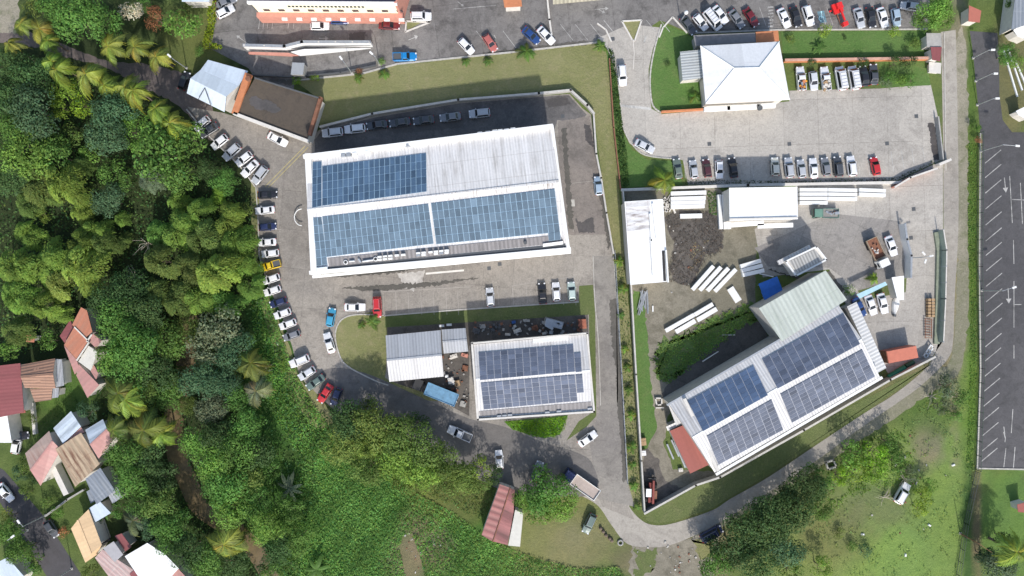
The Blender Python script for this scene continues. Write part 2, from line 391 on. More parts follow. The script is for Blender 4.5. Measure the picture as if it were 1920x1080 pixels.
sheet('ring_road',crom([(1100,905),(1125,925),(1168,915),(1180,950),(1205,977),(1232,985),(1267,980),(1335,957),(1370,935),(1440,895),(1540,828),(1620,775),(1680,737),(1738,688),(1757,650),(1763,600),(1768,500),(1769,400),(1768,250),(1764,60)],5,False)+crom([(1792,56),(1796,250),(1797,420),(1790,560),(1787,640),(1780,668),(1760,692),(1722,727),(1680,757),(1600,812),(1540,857),(1440,924),(1370,967),(1317,997),(1260,1021),(1225,1026),(1177,1020),(1147,985),(1120,947),(1080,925)],5,False),.016,m_road)
sheet('road_verge',rough_edge(crom([(1792,90),(1812,90),(1815,400),(1815,600),(1800,690),(1770,720),(1700,768),(1600,835),(1500,900),(1400,962),(1350,990),(1290,1015),(1430,925),(1600,805),(1740,700),(1785,660),(1795,420)]),6,1.6,3),.010,m_verge)
sheet('weedy_patch',rough_edge([(1190,1030),(1230,1030),(1225,1070),(1190,1085)],4,3,6),.018,m_lawnD)
sheet('weedy_patch',rough_edge([(1300,1015),(1335,1000),(1345,1040),(1310,1050)],4,3,7),.018,m_lawnO)
sheet('bare_ground',rough_edge([(1185,1020),(1290,1010),(1350,990),(1345,1040),(1330,1100),(1180,1100)],7,2.5,5),.012,m_dirt)
sheet('yard_dirt',rough_edge([(1172,356),(1345,352),(1420,420),(1415,560),(1425,600),(1260,745),(1245,830),(1262,880),(1340,885),(1400,862),(1208,950),(1196,760),(1185,560)],6,1.,7),.012,m_dirt)
sheet('oily_patch',rough_edge(crom([(1250,400),(1330,395),(1355,430),(1350,470),(1320,480),(1300,530),(1260,520),(1262,460)]),5,2.2,8),.020,m_dark)
sheet('weedy_ground',rough_edge([(1226,650),(1262,638),(1300,620),(1350,590),(1400,570),(1424,580),(1420,598),(1370,622),(1320,662),(1288,690),(1250,718),(1230,706)],3,5.,2),.026,M_grass('weedy_green',(.1,.17,.05),(.13,.2,.06),(.2,.19,.1),.8))
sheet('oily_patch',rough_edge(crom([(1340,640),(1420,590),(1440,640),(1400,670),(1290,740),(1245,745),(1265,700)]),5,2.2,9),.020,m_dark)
sheet('oily_patch',rough_edge(crom([(1206,850),(1232,858),(1250,905),(1300,915),(1240,938),(1210,948)]),5,2.,10),.022,m_dark)
sheet('concrete_yard',[(1415,430),(1497,345),(1682,340),(1768,300),(1768,640),(1740,680),(1665,700),(1580,560),(1555,505),(1430,520)],.016,m_conc2)
sheet('concrete_apron',[(1497,428),(1560,400),(1690,415),(1692,470),(1700,520),(1610,545),(1555,502),(1440,500),(1415,465)],.022,M_paving('grey_apron',(.3,.28,.255),(.24,.225,.21),(.15,.14,.13),5,.4,.25))
sheet('workshop_yard',[(722,612),(880,602),(1102,588),(1104,630),(880,648),(880,780),(820,748),(735,716)],.024,m_dark)
# lawns
sheet('north_lawn',rough_edge([(553,152),(680,139),(745,122),(960,100),(1130,80),(1140,110),(1150,200),(1160,350),(1172,480),(1184,640),(1196,800),(1205,955),(1180,940),(1170,820),(1160,640),(1146,455),(1128,330),(1114,212),(1070,172),(1010,177),(860,189),(700,215),(600,240),(598,185)],10,.4),.016,m_lawnO).name='dry_lawn'
sheet('green_hedge_strip',rough_edge([(1136,90),(1146,92),(1158,180),(1166,245),(1185,280),(1215,300),(1268,302),(1280,348),(1165,352),(1150,210)],8,.6),.022,m_lawnG).name='green_lawn'
sheet('green_lawn',[(1241,45),(1285,60),(1300,66),(1320,90),(1325,205),(1242,211),(1226,200),(1221,165),(1220,130),(1228,90)],.024,m_lawnG)
sheet('green_lawn',[(1464,60),(1735,57),(1738,113),(1745,160),(1652,164),(1648,114),(1470,112)],.020,m_lawnG)
sheet('island_lawn',crom([(629,625),(640,600),(670,590),(722,592),(724,690),(728,712),(800,738),(820,752),(760,742),(700,712),(650,685),(632,655)],4),.030,m_lawnO)
sheet('grass_strip',[(722,592),(870,582),(1085,567),(1086,536),(1112,534),(1116,590),(1118,780),(1100,800),(1062,826),(1085,790),(1108,775),(1104,590),(722,614)],.032,m_lawnD)
sheet('hedge_bed',[(945,790),(1065,778),(1050,815),(1020,822),(960,805)],.036,m_lawnG)
sheet('roadside_grass',[(1212,962),(1745,684),(1745,682),(1680,733),(1620,771),(1540,824),(1440,891),(1370,931),(1335,953),(1267,976),(1232,981),(1210,975)],.022,m_lawnD)
sheet('yard_grass',rough_edge([(1186,545),(1206,548),(1215,640),(1222,740),(1232,800),(1210,850),(1200,850)],5,1),.018,m_lawnG)
sheet('kerbside_grass',rough_edge(crom([(470,350),(484,370),(484,480),(500,545),(524,600),(545,655),(560,705),(600,745),(625,790),(590,800),(545,740),(515,660),(492,580),(478,500)]),5,1),.024,m_lawnO)
sheet('orchard_lawn',[(1465,500),(1465,500)] if False else [(1608,545),(1700,520),(1698,548),(1620,562)],.026,m_lawnD).name='corner_grass'
# garden triangles in the entry
for pts,z in (([(1165,38),(1202,37),(1190,74),(1185,74)],.026),([(762,42),(790,42),(764,58)],.026)):
    sheet('planted_island',pts,z,m_lawnO)
# right-hand car park and roads
sheet('large_parking_lot',[(1842,248),(1960,248),(1960,880),(1832,880),(1838,700),(1836,500)],.016,m_lot)
sheet('approach_road',crom([(1818,58),(1824,100),(1832,180),(1838,250)],4,False)+[(1935,310),(1935,290),(1895,245),(1880,225),(1874,180),(1873,100),(1870,62)],.022,m_lot)
sheet('village_street',[(-30,860),(8,882),(80,965),(162,1092),(100,1100),(2,945),(-30,900)],.012,m_street)
# markings: each is a real worn painted line lying 4 mm above the surface
def strip(mb,a,b,w,z):
    a=P(*a);b=P(*b); d=(b-a).normalized(); n=Vector((-d.y,d.x,0))*w/2; zz=Vector((0,0,z))
    mb.poly([a-n+zz,b-n+zz,b+n+zz,a+n+zz])
def arrow(mb,a,b,z,w=.16,hw=.55,hl=1.0):
    strip(mb,a,b,w,z); A=P(*a);B=P(*b); d=(B-A).normalized(); n=Vector((-d.y,d.x,0)); zz=Vector((0,0,z))
    mb.poly([B-n*hw+zz,B+d*hl+zz,B+n*hw+zz])
mb=MB(); z=.027
ly=[(1856,307,1868,285),]
ys=[284,311,340,370,400,430,457,486,515,544,571,599,628,655,684,712,740,767,795,824,843]
for i,y in enumerate(ys):
    xx=1870-((y-284)*-.012 if y<500 else 0)+ (y-500)*-.012*(y>500)
    x1=1877+ (y-300)*.008 if y<560 else 1880-(y-560)*.035
    strip(mb,(x1-30,y+22),(x1,y-3),.16,z)
for a,b in (((1893,330),(1898,418)),((1900,450),(1901,495)),((1901,527),(1901,560)),((1901,560),(1901,614)),((1901,647),(1901,672)),((1899,767),(1896,812)),((1886,840),(1882,876)),((1903,838),(1900,877)),((1913,343),(1917,420)),((1898,374),(1920,375)),((1900,571),(1915,571)),((1882,800),(1884,815))):
    strip(mb,a,b,.14,z)
arrow(mb,(1883,333),(1885,352),z); arrow(mb,(1890,540),(1891,560),z); strip(mb,(1882,810),(1885,822),.2,z); strip(mb,(1885,822),(1884,829),.16,z)
setp(mb.build('lot_markings',m_paintline,origin=(0,0,0)),kind='structure')
mb=MB(); z=.030
arrow(mb,(598,72),(610,72),z,.14,.5,.7); arrow(mb,(766,75),(778,70),z,.14,.5,.7); arrow(mb,(1115,18),(1135,16),z,.14,.4,.7); arrow(mb,(1123,18),(1130,22),z,.14,.4,.6)
arrow(mb,(858,3),(866,9),z,.14,.4,.5); strip(mb,(926,66),(930,72),.12,z); arrow(mb,(455,75),(448,70),z,.14,.4,.6); strip(mb,(455,75),(480,92),.1,z)
for x in (1050,1078,1107): strip(mb,(x,45),(x+24,75),.09,z)
for x in (905,955): strip(mb,(x-12,58),(x+14,92),.09,z)
for x in (1132,1212,1238): strip(mb,(x,38),(x+18,60),.1,z)
for x in (487,495,503,512,542,552): strip(mb,(x,36),(x-2,54),.1,z)
for x in (1430,1445,1543,1556,1603,1620,1645,1668): strip(mb,(x-6,14),(x+6,48),.08,z)
strip(mb,(850,17),(930,10),.1,z); strip(mb,(1043,-10),(1034,66),.5,z) if False else None
setp(mb.build('lane_markings',m_paintline,origin=(0,0,0)),kind='structure')
mb=MB(); z=.030
for x in (1284,1314,1338,1362,1390,1412,1437,1465,1490,1515,1538,1560,1585,1611): strip(mb,(x-1,294),(x+1,334),.09,z)
for i,x in enumerate((1626,1671,1690,1709,1729)): strip(mb,(x,288-i*3),(x+5,332-i*8),.12,z)
strip(mb,(1211,68),(1208,80),.3,z); strip(mb,(1164,198),(1220,204),.5,z)
setp(mb.build('bay_markings',m_paintline,origin=(0,0,0)),kind='structure')
mb=MB(); z=.034
for x in (718,742,765,789,812,836,858,905,933,961,987,1006,1030,1055,1078): strip(mb,(x,548 if x<860 else 536),(x+2,590 if x<900 else 572),.08,z)
strip(mb,(700,548),(880,538),.1,z);strip(mb,(960,536),(1080,518),.08,z)
for x,y in ((520,548),(525,566),(533,588),(545,605),(555,628),(568,652),(584,655),(590,675)): strip(mb,(x+2,y),(x+18,y-6),.08,z)
for y in (355,377,405,430,455): strip(mb,(518,y),(527,y),.08,z)
strip(mb,(1060,345),(1125,338),.07,z); strip(mb,(1070,372),(1075,435),.1,z)
setp(mb.build('yard_markings',M_plain('faint_paint_line',(.37,.345,.31),.9,var=.15),origin=(0,0,0)),kind='structure')
ml=M_plain('faded_yellow_paint',(.42,.36,.16),.9,var=.4)
mb=MB(); strip(mb,(572,274),(497,350),.14,.034); strip(mb,(578,276),(503,352),.14,.034)
setp(mb.build('yellow_line',ml,origin=(0,0,0)),kind='structure')
mb=MB()
for i in range(7): strip(mb,(1440,14+i*6),(1450,13+i*6),.3,.030)
setp(mb.build('crossing_markings',m_paintline,origin=(0,0,0)),kind='structure')
# disabled bay
sheet('blue_bay_paint',[(1532,22),(1545,20),(1550,42),(1538,43)],.026,M_plain('faded_blue_paint',(.14,.24,.28),.8,var=.25))
mb=MB(); w=MB(); c=P(1540,33); 
for k in range(10):
    a=k/10*PI*1.5; b=(k+1)/10*PI*1.5
    A=c+Vector((math.cos(a)*.5,math.sin(a)*.5-.2,.031)); B=c+Vector((math.cos(b)*.5,math.sin(b)*.5-.2,.031))
    d=(B-A).normalized(); n=Vector((-d.y,d.x,0))*.07; mb.poly([A-n,B-n,B+n,A+n])
mb.box(c+Vector((0,.45,.031)),(.12,1.1,.002)); mb.box(c+Vector((.2,.1,.0345)),(.5,.12,.002)); mb.box(c+Vector((0,1.15,.031)),(.28,.28,.002))
setp(mb.build('wheelchair_symbol',M_plain('pale_blue_paint',(.45,.75,.8),.8),origin=(0,0,0)),kind='structure')
# damp patches and repair slabs
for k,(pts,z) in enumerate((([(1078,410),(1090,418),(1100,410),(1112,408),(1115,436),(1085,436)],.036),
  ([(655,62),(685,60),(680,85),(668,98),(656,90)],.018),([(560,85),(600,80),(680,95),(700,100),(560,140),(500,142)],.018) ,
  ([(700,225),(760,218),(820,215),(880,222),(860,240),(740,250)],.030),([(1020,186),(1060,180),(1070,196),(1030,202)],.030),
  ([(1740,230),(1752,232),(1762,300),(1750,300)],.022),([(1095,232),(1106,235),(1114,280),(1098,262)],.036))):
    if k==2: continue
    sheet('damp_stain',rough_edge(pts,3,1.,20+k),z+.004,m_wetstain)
m_moss=M_paving('mossy_stain',(.12,.11,.095),(.09,.085,.075),(.06,.058,.05),0,0,.25)
for q,(pts,sd_) in enumerate((([(1142,560),(1157,560),(1166,700),(1172,800),(1176,900),(1168,905),(1164,830),(1158,770),(1156,700),(1146,640)],1),([(1126,350),(1134,380),(1145,450),(1140,470),(1130,400),(1122,360)],2),([(505,150),(550,148),(600,140),(560,152),(545,160)],4),([(590,505),(640,510),(760,505),(800,500),(740,512),(640,520),(590,518)],5),([(1440,505),(1500,520),(1555,508),(1585,545),(1570,550),(1500,525)],6),([(1052,240),(1062,240),(1076,430),(1066,430)],7),([(905,100),(960,92),(1100,76),(1110,82),(960,99)],8),([(640,540),(700,536),(820,528),(900,520),(820,536),(700,546)],9))):
    sheet('damp_stain',rough_edge(pts,3,1.3,50+sd_),.046+q*.001,m_moss)
sheet('white_paint_spill',rough_edge([(745,512),(795,508),(792,528),(775,545),(760,540)],3,1.2,31),.031,M_paving('lime_wash',(.6,.58,.55),(.45,.43,.4),(.3,.28,.26),stain_lo=.45))
sheet('pale_slab',[(1063,375),(1077,374),(1078,387),(1063,387)],.042,m_kerb)
mb=MB()
for x,y in ((1055,218),(917,503),(937,495),(1330,270),(1480,270),(1663,269),(1718,218),(1713,392),(1149,73),(1708,446)):
    c=P(x,y); mb.box(c+Vector((0,0,.03)),(.75,.75,.03),.1)
setp(mb.build('drain_covers',m_dgrey,origin=(0,0,0)),kind='structure')
# kerbs (real steps)
def kerb(pts,w=.25,h=.13,mat=None,name='kerb'):
    mb=MB()
    W=[P(x,y) for x,y in pts]
    for a,b in zip(W[:-1],W[1:]):
        d=(b-a); L=d.length; mb.box((a+b)/2+Vector((0,0,h/2)),(L+.05,w,h),math.atan2(d.y,d.x))
    return setp(mb.build(name,mat or m_kerb,origin=(0,0,0)),kind='structure')
kerb(crom([(722,591),(668,590),(640,600),(629,625),(634,658),(650,685),(700,712),(728,722)],4,False))
kerb(crom([(1240,46),(1228,88),(1220,130),(1219,165),(1224,198),(1240,212)],4,False),.3,.14,m_kerb)
kerb(crom([(1130,78),(1143,100),(1158,150),(1164,205),(1170,243),(1185,270),(1210,291),(1266,298)],4,False))
kerb([(720,592),(870,580),(1085,566)]); kerb([(553,151),(680,138),(745,120),(960,98),(1126,79)],.35,.15)
kerb(crom([(350,205),(395,258),(450,312),(478,350)],3,False)); kerb([(480,350),(484,410),(486,480),(508,548)],.2,.12)
kerb([(1166,40),(1203,38),(1190,76),(1186,76),(1166,40)],.3,.15,m_offw); kerb([(1187,76),(1189,100),(1187,130)],.15,.12,m_offw)
kerb([(1120,44),(1136,56),(1146,78)],.3,.15,m_offw); kerb([(1236,70),(1243,52),(1261,32),(1288,62)],.3,.15,m_offw)
kerb([(762,40),(806,42),(760,60),(762,40)],.3,.15,m_offw)
kerb([(1300,62),(1465,56),(1738,55)],.3,.15)
kerb(crom([(1112,480),(1115,560),(1122,640),(1126,760)],3,False),.15,.1); kerb(crom([(1150,480),(1158,590),(1165,700),(1172,820),(1176,900)],3,False),.15,.1)
kerb([(1770,62),(1772,250),(1773,320)],.2,.12); kerb([(1838,250),(1836,500),(1838,700),(1832,878),(1925,880)],.3,.14)
# ------------------------------------------------------------------ buildings
m_rwhite=M_roof('weathered_white_sheet',(.78,.765,.75),(.34,.31,.28),.55,.15,.45)
m_rwhite2=M_roof('white_sheet',(.86,.86,.85),(.62,.6,.57),1.2,.02,.08,bd=.004)
m_rgrey=M_roof('grey_sheet',(.42,.44,.47),(.3,.3,.3),.6,.2,.25,rough=.4)
m_rlight=M_roof('pale_sheet',(.68,.67,.66),(.36,.34,.32),.6,.22,.35)
m_rgreen=M_roof('grey_green_sheet',(.5,.54,.49),(.3,.35,.28),.9,.16,.3)
m_rblue=M_roof('pale_blue_sheet',(.6,.68,.76),(.42,.46,.5),1.1,.03,.15,bd=.02)
m_rdirty=M_roof('grimy_sheet',(.3,.28,.275),(.16,.15,.14),.8,.28,.55)
m_rred=M_roof('red_sheet',(.34,.105,.08),(.3,.09,.07),.8,.03,.2,bd=.01)
m_rmaroon=M_roof('maroon_sheet',(.27,.085,.085),(.2,.07,.065),.7,.04,.3,bd=.02)
m_rorange=M_roof('orange_red_sheet',(.5,.2,.12),(.4,.22,.15),.9,.04,.4,bd=.02)
m_rpink=M_roof('faded_pink_sheet',(.5,.26,.23),(.36,.24,.2),.9,.04,.6,bd=.02)
m_rtile=M_roof('brown_tile',(.42,.24,.16),(.17,.11,.085),.6,.35,.6,across=False,bd=.1)
m_rrust=M_roof('rusty_ribbed_sheet',(.52,.4,.27),(.2,.09,.05),1.1,.25,.75,stretch=10)
m_rtan=M_roof('tan_sheet',(.47,.35,.29),(.36,.2,.16),.8,.03,.6,bd=.02)
m_rcream=M_roof('peach_sheet',(.74,.52,.3),(.6,.42,.26),.8,.02,.2,bd=.01)
m_rslate=M_roof('slate_blue_sheet',(.24,.27,.31),(.36,.38,.4),.7,.18,.5)
m_rbrown=M_paving('brown_roof_felt',(.095,.075,.055),(.075,.06,.048),(.04,.035,.03),0,0,.12,stain_lo=.55)
m_pvb=M_panel('blue_solar_cell',(.115,.165,.215)); m_pvn=M_panel('navy_solar_cell',(.07,.12,.19)); m_pvd=M_panel('dark_blue_solar_cell',(.08,.12,.20)); m_pvg=M_panel('slate_solar_cell',(.11,.13,.18)); m_pvl=M_panel('grey_solar_cell',(.115,.13,.17))
m_rackb=M_plain('rack_pale_blue',(.32,.47,.6),.4,var=.1); m_rackg=M_plain('rack_grey',(.4,.42,.47),.4,var=.1)

def plane_of(a,b,c):
    n=(b-a).cross(c-a).normalized(); return (a,n)
def onp(px,py,pl,lift=0.,h0=6.):
    a,n=pl; h=h0
    for _ in range(6):
        q=P(px,py,h); h=a.z-(n.x*(q.x-a.x)+n.y*(q.y-a.y))/n.z
    q=P(px,py,h+lift); return q
def up(v,z): return v+Vector((0,0,z))
def lerp(a,b,t): return a+(b-a)*t
def inset(q,d):
    c=sum(q,Vector((0,0,0)))/len(q)
    out=[]
    for p in q:
        v=(c-p); v.z=0; out.append(p+v.normalized()*d*1.4)
    return out
def base_of(q): 
    c=sum(q,Vector((0,0,0)))/len(q); return Vector((c.x,c.y,0))
def gable(name,label,cat,cor,h,rise,rm,wm,group=None,ridge='AB',t=.5,ins=.35,rm2=None,cap=True,h2=None,z0=0,single=None):
    """cor = NW,NE,SE,SW px at eaves height h. ridge along AB (parallel to first edge) at fraction t."""
    A,B,C,D=[P(x,y,h) for x,y in cor]
    if ridge=='BC': A,B,C,D=B,C,D,A
    th=thing(name,label,cat,base_of([A,B,C,D]),0,group)
    R0=up(lerp(A,D,t),rise); R1=up(lerp(B,C,t),rise)
    # walls with gable ends
    a,b,c,d=inset([A,B,C,D],ins); r0=up(lerp(a,d,t),rise-.12); r1=up(lerp(b,c,t),rise-.12)
    dn=Vector((0,0,-.1)); a,b,c,d=a+dn,b+dn,c+dn,d+dn
    w=MB(); g=lambda p:Vector((p.x,p.y,z0))
    w.poly([a,b,g(b),g(a)]); w.poly([c,d,g(d),g(c)]); w.poly([b,r1,c,g(c),g(b)]); w.poly([d,r0,a,g(a),g(d)])
    w.poly([a,r0,r1,b]); w.poly([r0,d,c,r1])
    w.build('wall',wm,th)
    r=MB(); r.slab([A,B,R1,R0],.07); r.build('roof',rm,th)
    r=MB(); r.slab([D,C,R1,R0],.07); r.build('roof',rm2 or rm,th)
    if cap:
        k=MB(); n=(R1-R0).cross(Vector((0,0,1))).normalized()*.18
        k.slab([R0-n+Vector((0,0,.05)),R1-n+Vector((0,0,.05)),R1+n+Vector((0,0,.05)),R0+n+Vector((0,0,.05))],.05); k.build('ridge_cap',rm2 or rm if cap is True else cap,th)
    return th,plane_of(A,B,R1),plane_of(D,C,R1),(A,B,C,D,R0,R1)
def shed(name,label,cat,cor,hs,rm,wm,group=None,ins=.3,z0=0,parent=None,wall=True,uvrot=0):
    q=[P(x,y,hh) for (x,y),hh in zip(cor,hs)]
    th=thing(name,label,cat,base_of(q),0,group)
    if wall:
        i=inset(q,ins); w=MB(); i=[p+Vector((0,0,-.12)) for p in i]; n=len(i)
        for k in range(n):
            a,b=i[k],i[(k+1)%n]; w.poly([a,b,Vector((b.x,b.y,z0)),Vector((a.x,a.y,z0))])
        w.poly(i); w.build('wall',wm,th)
    r=MB(); q2=q[uvrot:]+q[:uvrot]; r.slab(q2,.08); r.build('roof',rm,th)
    return th,plane_of(q[0],q[1],q[2]),q
def quadgrid(cor,nx,ny): # px corners NW NE SE SW
    f=lambda u,v:tuple((cor[0][k]*(1-u)+cor[1][k]*u)*(1-v)+(cor[3][k]*(1-u)+cor[2][k]*u)*v for k in (0,1))
    return f
PVN={}
def solar(th,cor,nx,ny,pl,cell,rack,gap=.05,skip=()):
    """array = rack part; its panels are sub-parts (first 100 per building), the rest one stuff part"""
    f=quadgrid(cor,nx,ny)
    m=MB(); m.slab([onp(*c,pl,.14) for c in cor],.05)
    arr=m.build('solar_array',rack,th)
    done=PVN.setdefault(th.name,0)
    rest=MB(); restc=[]
    for j in range(ny):
        for i in range(nx):
            if (i,j) in skip: continue
            g1=.48*nx/math.hypot(cor[1][0]-cor[0][0],cor[1][1]-cor[0][1]); g2=.48*ny/math.hypot(cor[3][0]-cor[0][0],cor[3][1]-cor[0][1])
            c=[onp(*f((i+g1)/nx,(j+g2)/ny),pl,.19),onp(*f((i+1-g1)/nx,(j+g2)/ny),pl,.19),onp(*f((i+1-g1)/nx,(j+1-g2)/ny),pl,.19),onp(*f((i+g1)/nx,(j+1-g2)/ny),pl,.19)]
            t=random.gauss(1,.12); 
            if random.random()<.08: t*=.85
            if PVN[th.name]<100:
                b=MB(); b.slab(c,.04); o=b.build('solar_panel',cell,arr); addcol(o,[t]); PVN[th.name]+=1
            else: rest.slab(c,.04); restc.append(t)
    if restc:
        o=rest.build('solar_panels',cell,th); o['kind']='stuff'; addcol(o,restc)
def addcol(o,ts):
    me=o.data; a=me.color_attributes.new('Col','FLOAT_COLOR','CORNER')
    n=len(me.loops); per=n//len(ts); c=np.ones((n,4),dtype=np.float32)
    for i,t in enumerate(ts): c[i*per:(i+1)*per,:3]=(t,t*1.0,t*.99)
    a.data.foreach_set('color',c.ravel())
def wallstrip(mb,a,b,w,z0,z1):
    d=b-a; mb.box(((a.x+b.x)/2,(a.y+b.y)/2,(z0+z1)/2),(Vector((d.x,d.y,0)).length+w,w,z1-z0),math.atan2(d.y,d.x))
def units(th,name,mat,items,pl,size=(1.,.6,.7),rz=.1,lift=.0):
    for x,y in items:
        q=onp(x,y,pl,lift); b=MB(); b.box(q+Vector((0,0,size[2]/2+.05)),size,rz,taper=.94); b.build(name,mat,th)
# ---- big main hall
HB=10.
hall,plN,plS,cs=gable('industrial_building','long white industrial hall roofed with blue solar panels','building',[(576,296),(1034,240),(1062,462),(586,506)],HB-.3,1.7,m_rwhite,m_offw,t=.47,ins=.1,rm2=m_rwhite,cap=m_white)
A,B,C,D,R0,R1=cs
for nm,a,b,w,t0,t1 in (('parapet',(572,293),(1033,236),.75,6.5,HB+.5),('parapet',(577,293),(588,510),1.1,6,HB+.55),('parapet',(1035,237),(1066,468),.6,6,HB+.3),('parapet',(583,511),(1067,467),.7,6.5,HB+.15)):
    m=MB(); wallstrip(m,P(*a,t1),P(*b,t1),w,t0,t1); m.build(nm,m_white,hall)
m=MB(); wallstrip(m,P(588,519,7.4),P(1068,473,7.4),.5,6.9,7.4); m.build('canopy',m_white,hall)
m=MB(); wallstrip(m,P(800,513,6.3),P(868,507,6.3),.35,6.1,6.3); m.build('awning',m_offw,hall)
# ridge walk
k=MB(); k.slab([onp(587,392,plN,.12),onp(1047,337,plN,.12),R1+Vector((0,0,.12)),R0+Vector((0,0,.12))],.04); k.build('ridge_flashing',M_roof('stained_white_flashing',(.8,.79,.77),(.36,.3,.25),2.,.02,.8,dscale=1.),hall)
k=MB(); k.slab([onp(587,399,plS,.12),onp(1048,351,plS,.12),R1+Vector((0,0,.10)),R0+Vector((0,0,.10))],.04); k.build('ridge_flashing',bpy.data.materials['stained_white_flashing'],hall)
solar(hall,[(604,312),(799,287),(800,359),(604,386)],20,5,plN,m_pvn,m_rackb)
solar(hall,[(604,406),(803,382),(813,457),(612,482)],20,5,plS,m_pvb,m_rackb)
solar(hall,[(808,381),(1040,354),(1050,435),(818,458)],22,5,plS,m_pvb,m_rackb)
solar(hall,[(586,304),(603,302),(603,386),(585,390)],2,6,plN,m_pvn,m_rackb)
solar(hall,[(587,408),(603,407),(614,496),(593,499)],2,6,plS,m_pvb,m_rackb)
solar(hall,[(1028,437),(1050,434),(1051,449),(1029,452)],2,1,plS,m_pvb,m_rackb)
# grimy gutter slope at south eave
k=MB(); k.slab([onp(614,484,plS,.1),onp(1050,440,plS,.1),onp(1058,455,plS,.1),onp(617,500,plS,.1)],.03); k.build('eave_sheet',m_rdirty,hall)
k=MB(); wallstrip(k,onp(610,505,plS,.02),onp(1056,461,plS,.02),.8,HB-.6,HB-.14); k.build('gutter',m_dgrey,hall)
for x,y in ((645,292),(655,291),(666,290),(690,286),(765,273),(782,271),(900,252),(915,250),(928,248),(938,247),(950,246),(962,244)):
    q=onp(x,y,plN); b=MB(); b.box(q+Vector((0,0,.4)),(.95,.7,.75),.12,taper=.92); b.box(q+Vector((0,0,.79)),(.5,.5,.05),.12); b.build('roof_vent',m_galv if x%2 else m_white,hall)
for x,y in [(713,482),(723,481),(733,480),(713,487),(723,486),(733,485),(745,479),(757,478),(785,475),(795,474),(785,479),(795,478),(808,473),(818,472),(828,471),(838,470),(828,475),(838,474),(818,476)]:
    q=onp(x,y,plS); b=MB(); b.box(q+Vector((0,0,.45)),(.85,.38,.7),.1,taper=.92); b.build('cooling_unit',m_galv if random.random()<.3 else m_white,hall)
for a,b in (((655,490),(665,489)),((680,490),(700,487)),((672,485),(677,492))):
    m=MB(); m.tube(onp(*a,plS,.4),onp(*b,plS,.4),.22); m.build('duct',m_galv,hall)
for x,y in ((649,492),(705,486)):
    m=MB(); q=onp(x,y,plS,0)
    m.tube(q,q+Vector((0,0,.5)),.42,.42,12); m.build('fan_housing',m_white,hall); m=MB(); m.tube(q+Vector((0,0,.5)),q+Vector((0,0,.53)),.28,.28,12); m.build('fan',m_blackp,hall)
b=MB(); q=onp(985,455,plS); b.tube(q,q+Vector((0,0,.6)),.35,.3,10); b.build('roof_vent',m_dgrey,hall)
for a,b in (((586,503),(614,500)),((1018,457),(1056,452))):
    m=MB(); m.slab([onp(a[0],a[1],plS,.5),onp(b[0],b[1],plS,.5),onp(b[0],b[1]+6,plS,.5),onp(a[0],a[1]+6,plS,.5)],.1); m.build('canopy',M_plain('pale_blue_metal',(.6,.68,.76),.5) if a[0]<600 else m_white,hall)
# windows and doors on south and west walls
def windows(th,A,B,n,z0,z1,w,mat=m_glass,off=.06,name='window',skip=()):
    d=(B-A); L=Vector((d.x,d.y,0)).length; u=Vector((d.x,d.y,0)).normalized(); nn=Vector((u.y,-u.x,0))*off
    for i in range(n):
        if i in skip: continue
        c=A+d*((i+.5)/n); m=MB(); m.box((c.x+nn.x,c.y+nn.y,(z0+z1)/2),(w,.08,z1-z0),math.atan2(d.y,d.x)); m.build(name,mat,th)
iw=inset([A,B,C,D],.1)
windows(hall,iw[3],iw[2],14,4.5,6.,2.,m_glass2); windows(hall,iw[3],iw[2],7,.02,3.4,3.2,m_galv,name='roller_door')
windows(hall,iw[1],iw[0],10,4.5,6.,2.,m_glass2)
# ---- small solar building
sb,pN,pS,cs=gable('workshop_building','square white workshop with slate solar panels beside the access lane','building',[(888,646),(1100,627),(1111,770),(898,783)],6.2,1.,m_rlight,m_gwall,t=.47,ins=.1,cap=m_white)
for a,b,w in (((885,644),(1101,625),.3),((1101,625),(1114,772),.35),((1114,772),(896,787),.35),((896,787),(885,644),.4)):
    m=MB(); wallstrip(m,P(*a,6.7),P(*b,6.7),w,5.2,6.7); m.build('parapet',m_offw,sb)
solar(sb,[(897,661),(1075,646),(1078,697),(900,713)],13,6,pN,m_pvg,m_rackg)
solar(sb,[(901,718),(1078,703),(1083,752),(907,768)],13,6,pS,m_pvg,m_rackg)
solar(sb,[(1076,662),(1089,661),(1091,697),(1079,698)],1,4,pN,m_pvg,m_rackg); solar(sb,[(1079,703),(1092,702),(1095,736),(1082,737)],1,4,pS,m_pvg,m_rackg)
k=MB(); k.slab([onp(898,771,pS,.06),onp(1108,753,pS,.06),onp(1109,766,pS,.06),onp(900,781,pS,.06)],.03); k.build('eave_sheet',m_rdirty,sb)
k=MB(); k.slab([onp(999,636,pN,.3),onp(1066,629,pN,.3),onp(1066,637,pN,.3),onp(999,643,pN,.3)],.3); k.build('roof_cover',m_white,sb)
for x,y in ((936,780),(946,779),(956,778),(1026,773),(1048,771),(1106,766)):
    q=P(x,y,6.3); b=MB(); b.box(q,(.9,.35,.6),.08); b.build('cooling_unit',m_galv,sb)
windows(sb,P(898,783,6.),P(1111,770,6.),8,2.,3.4,1.4,m_glass2,off=.12)
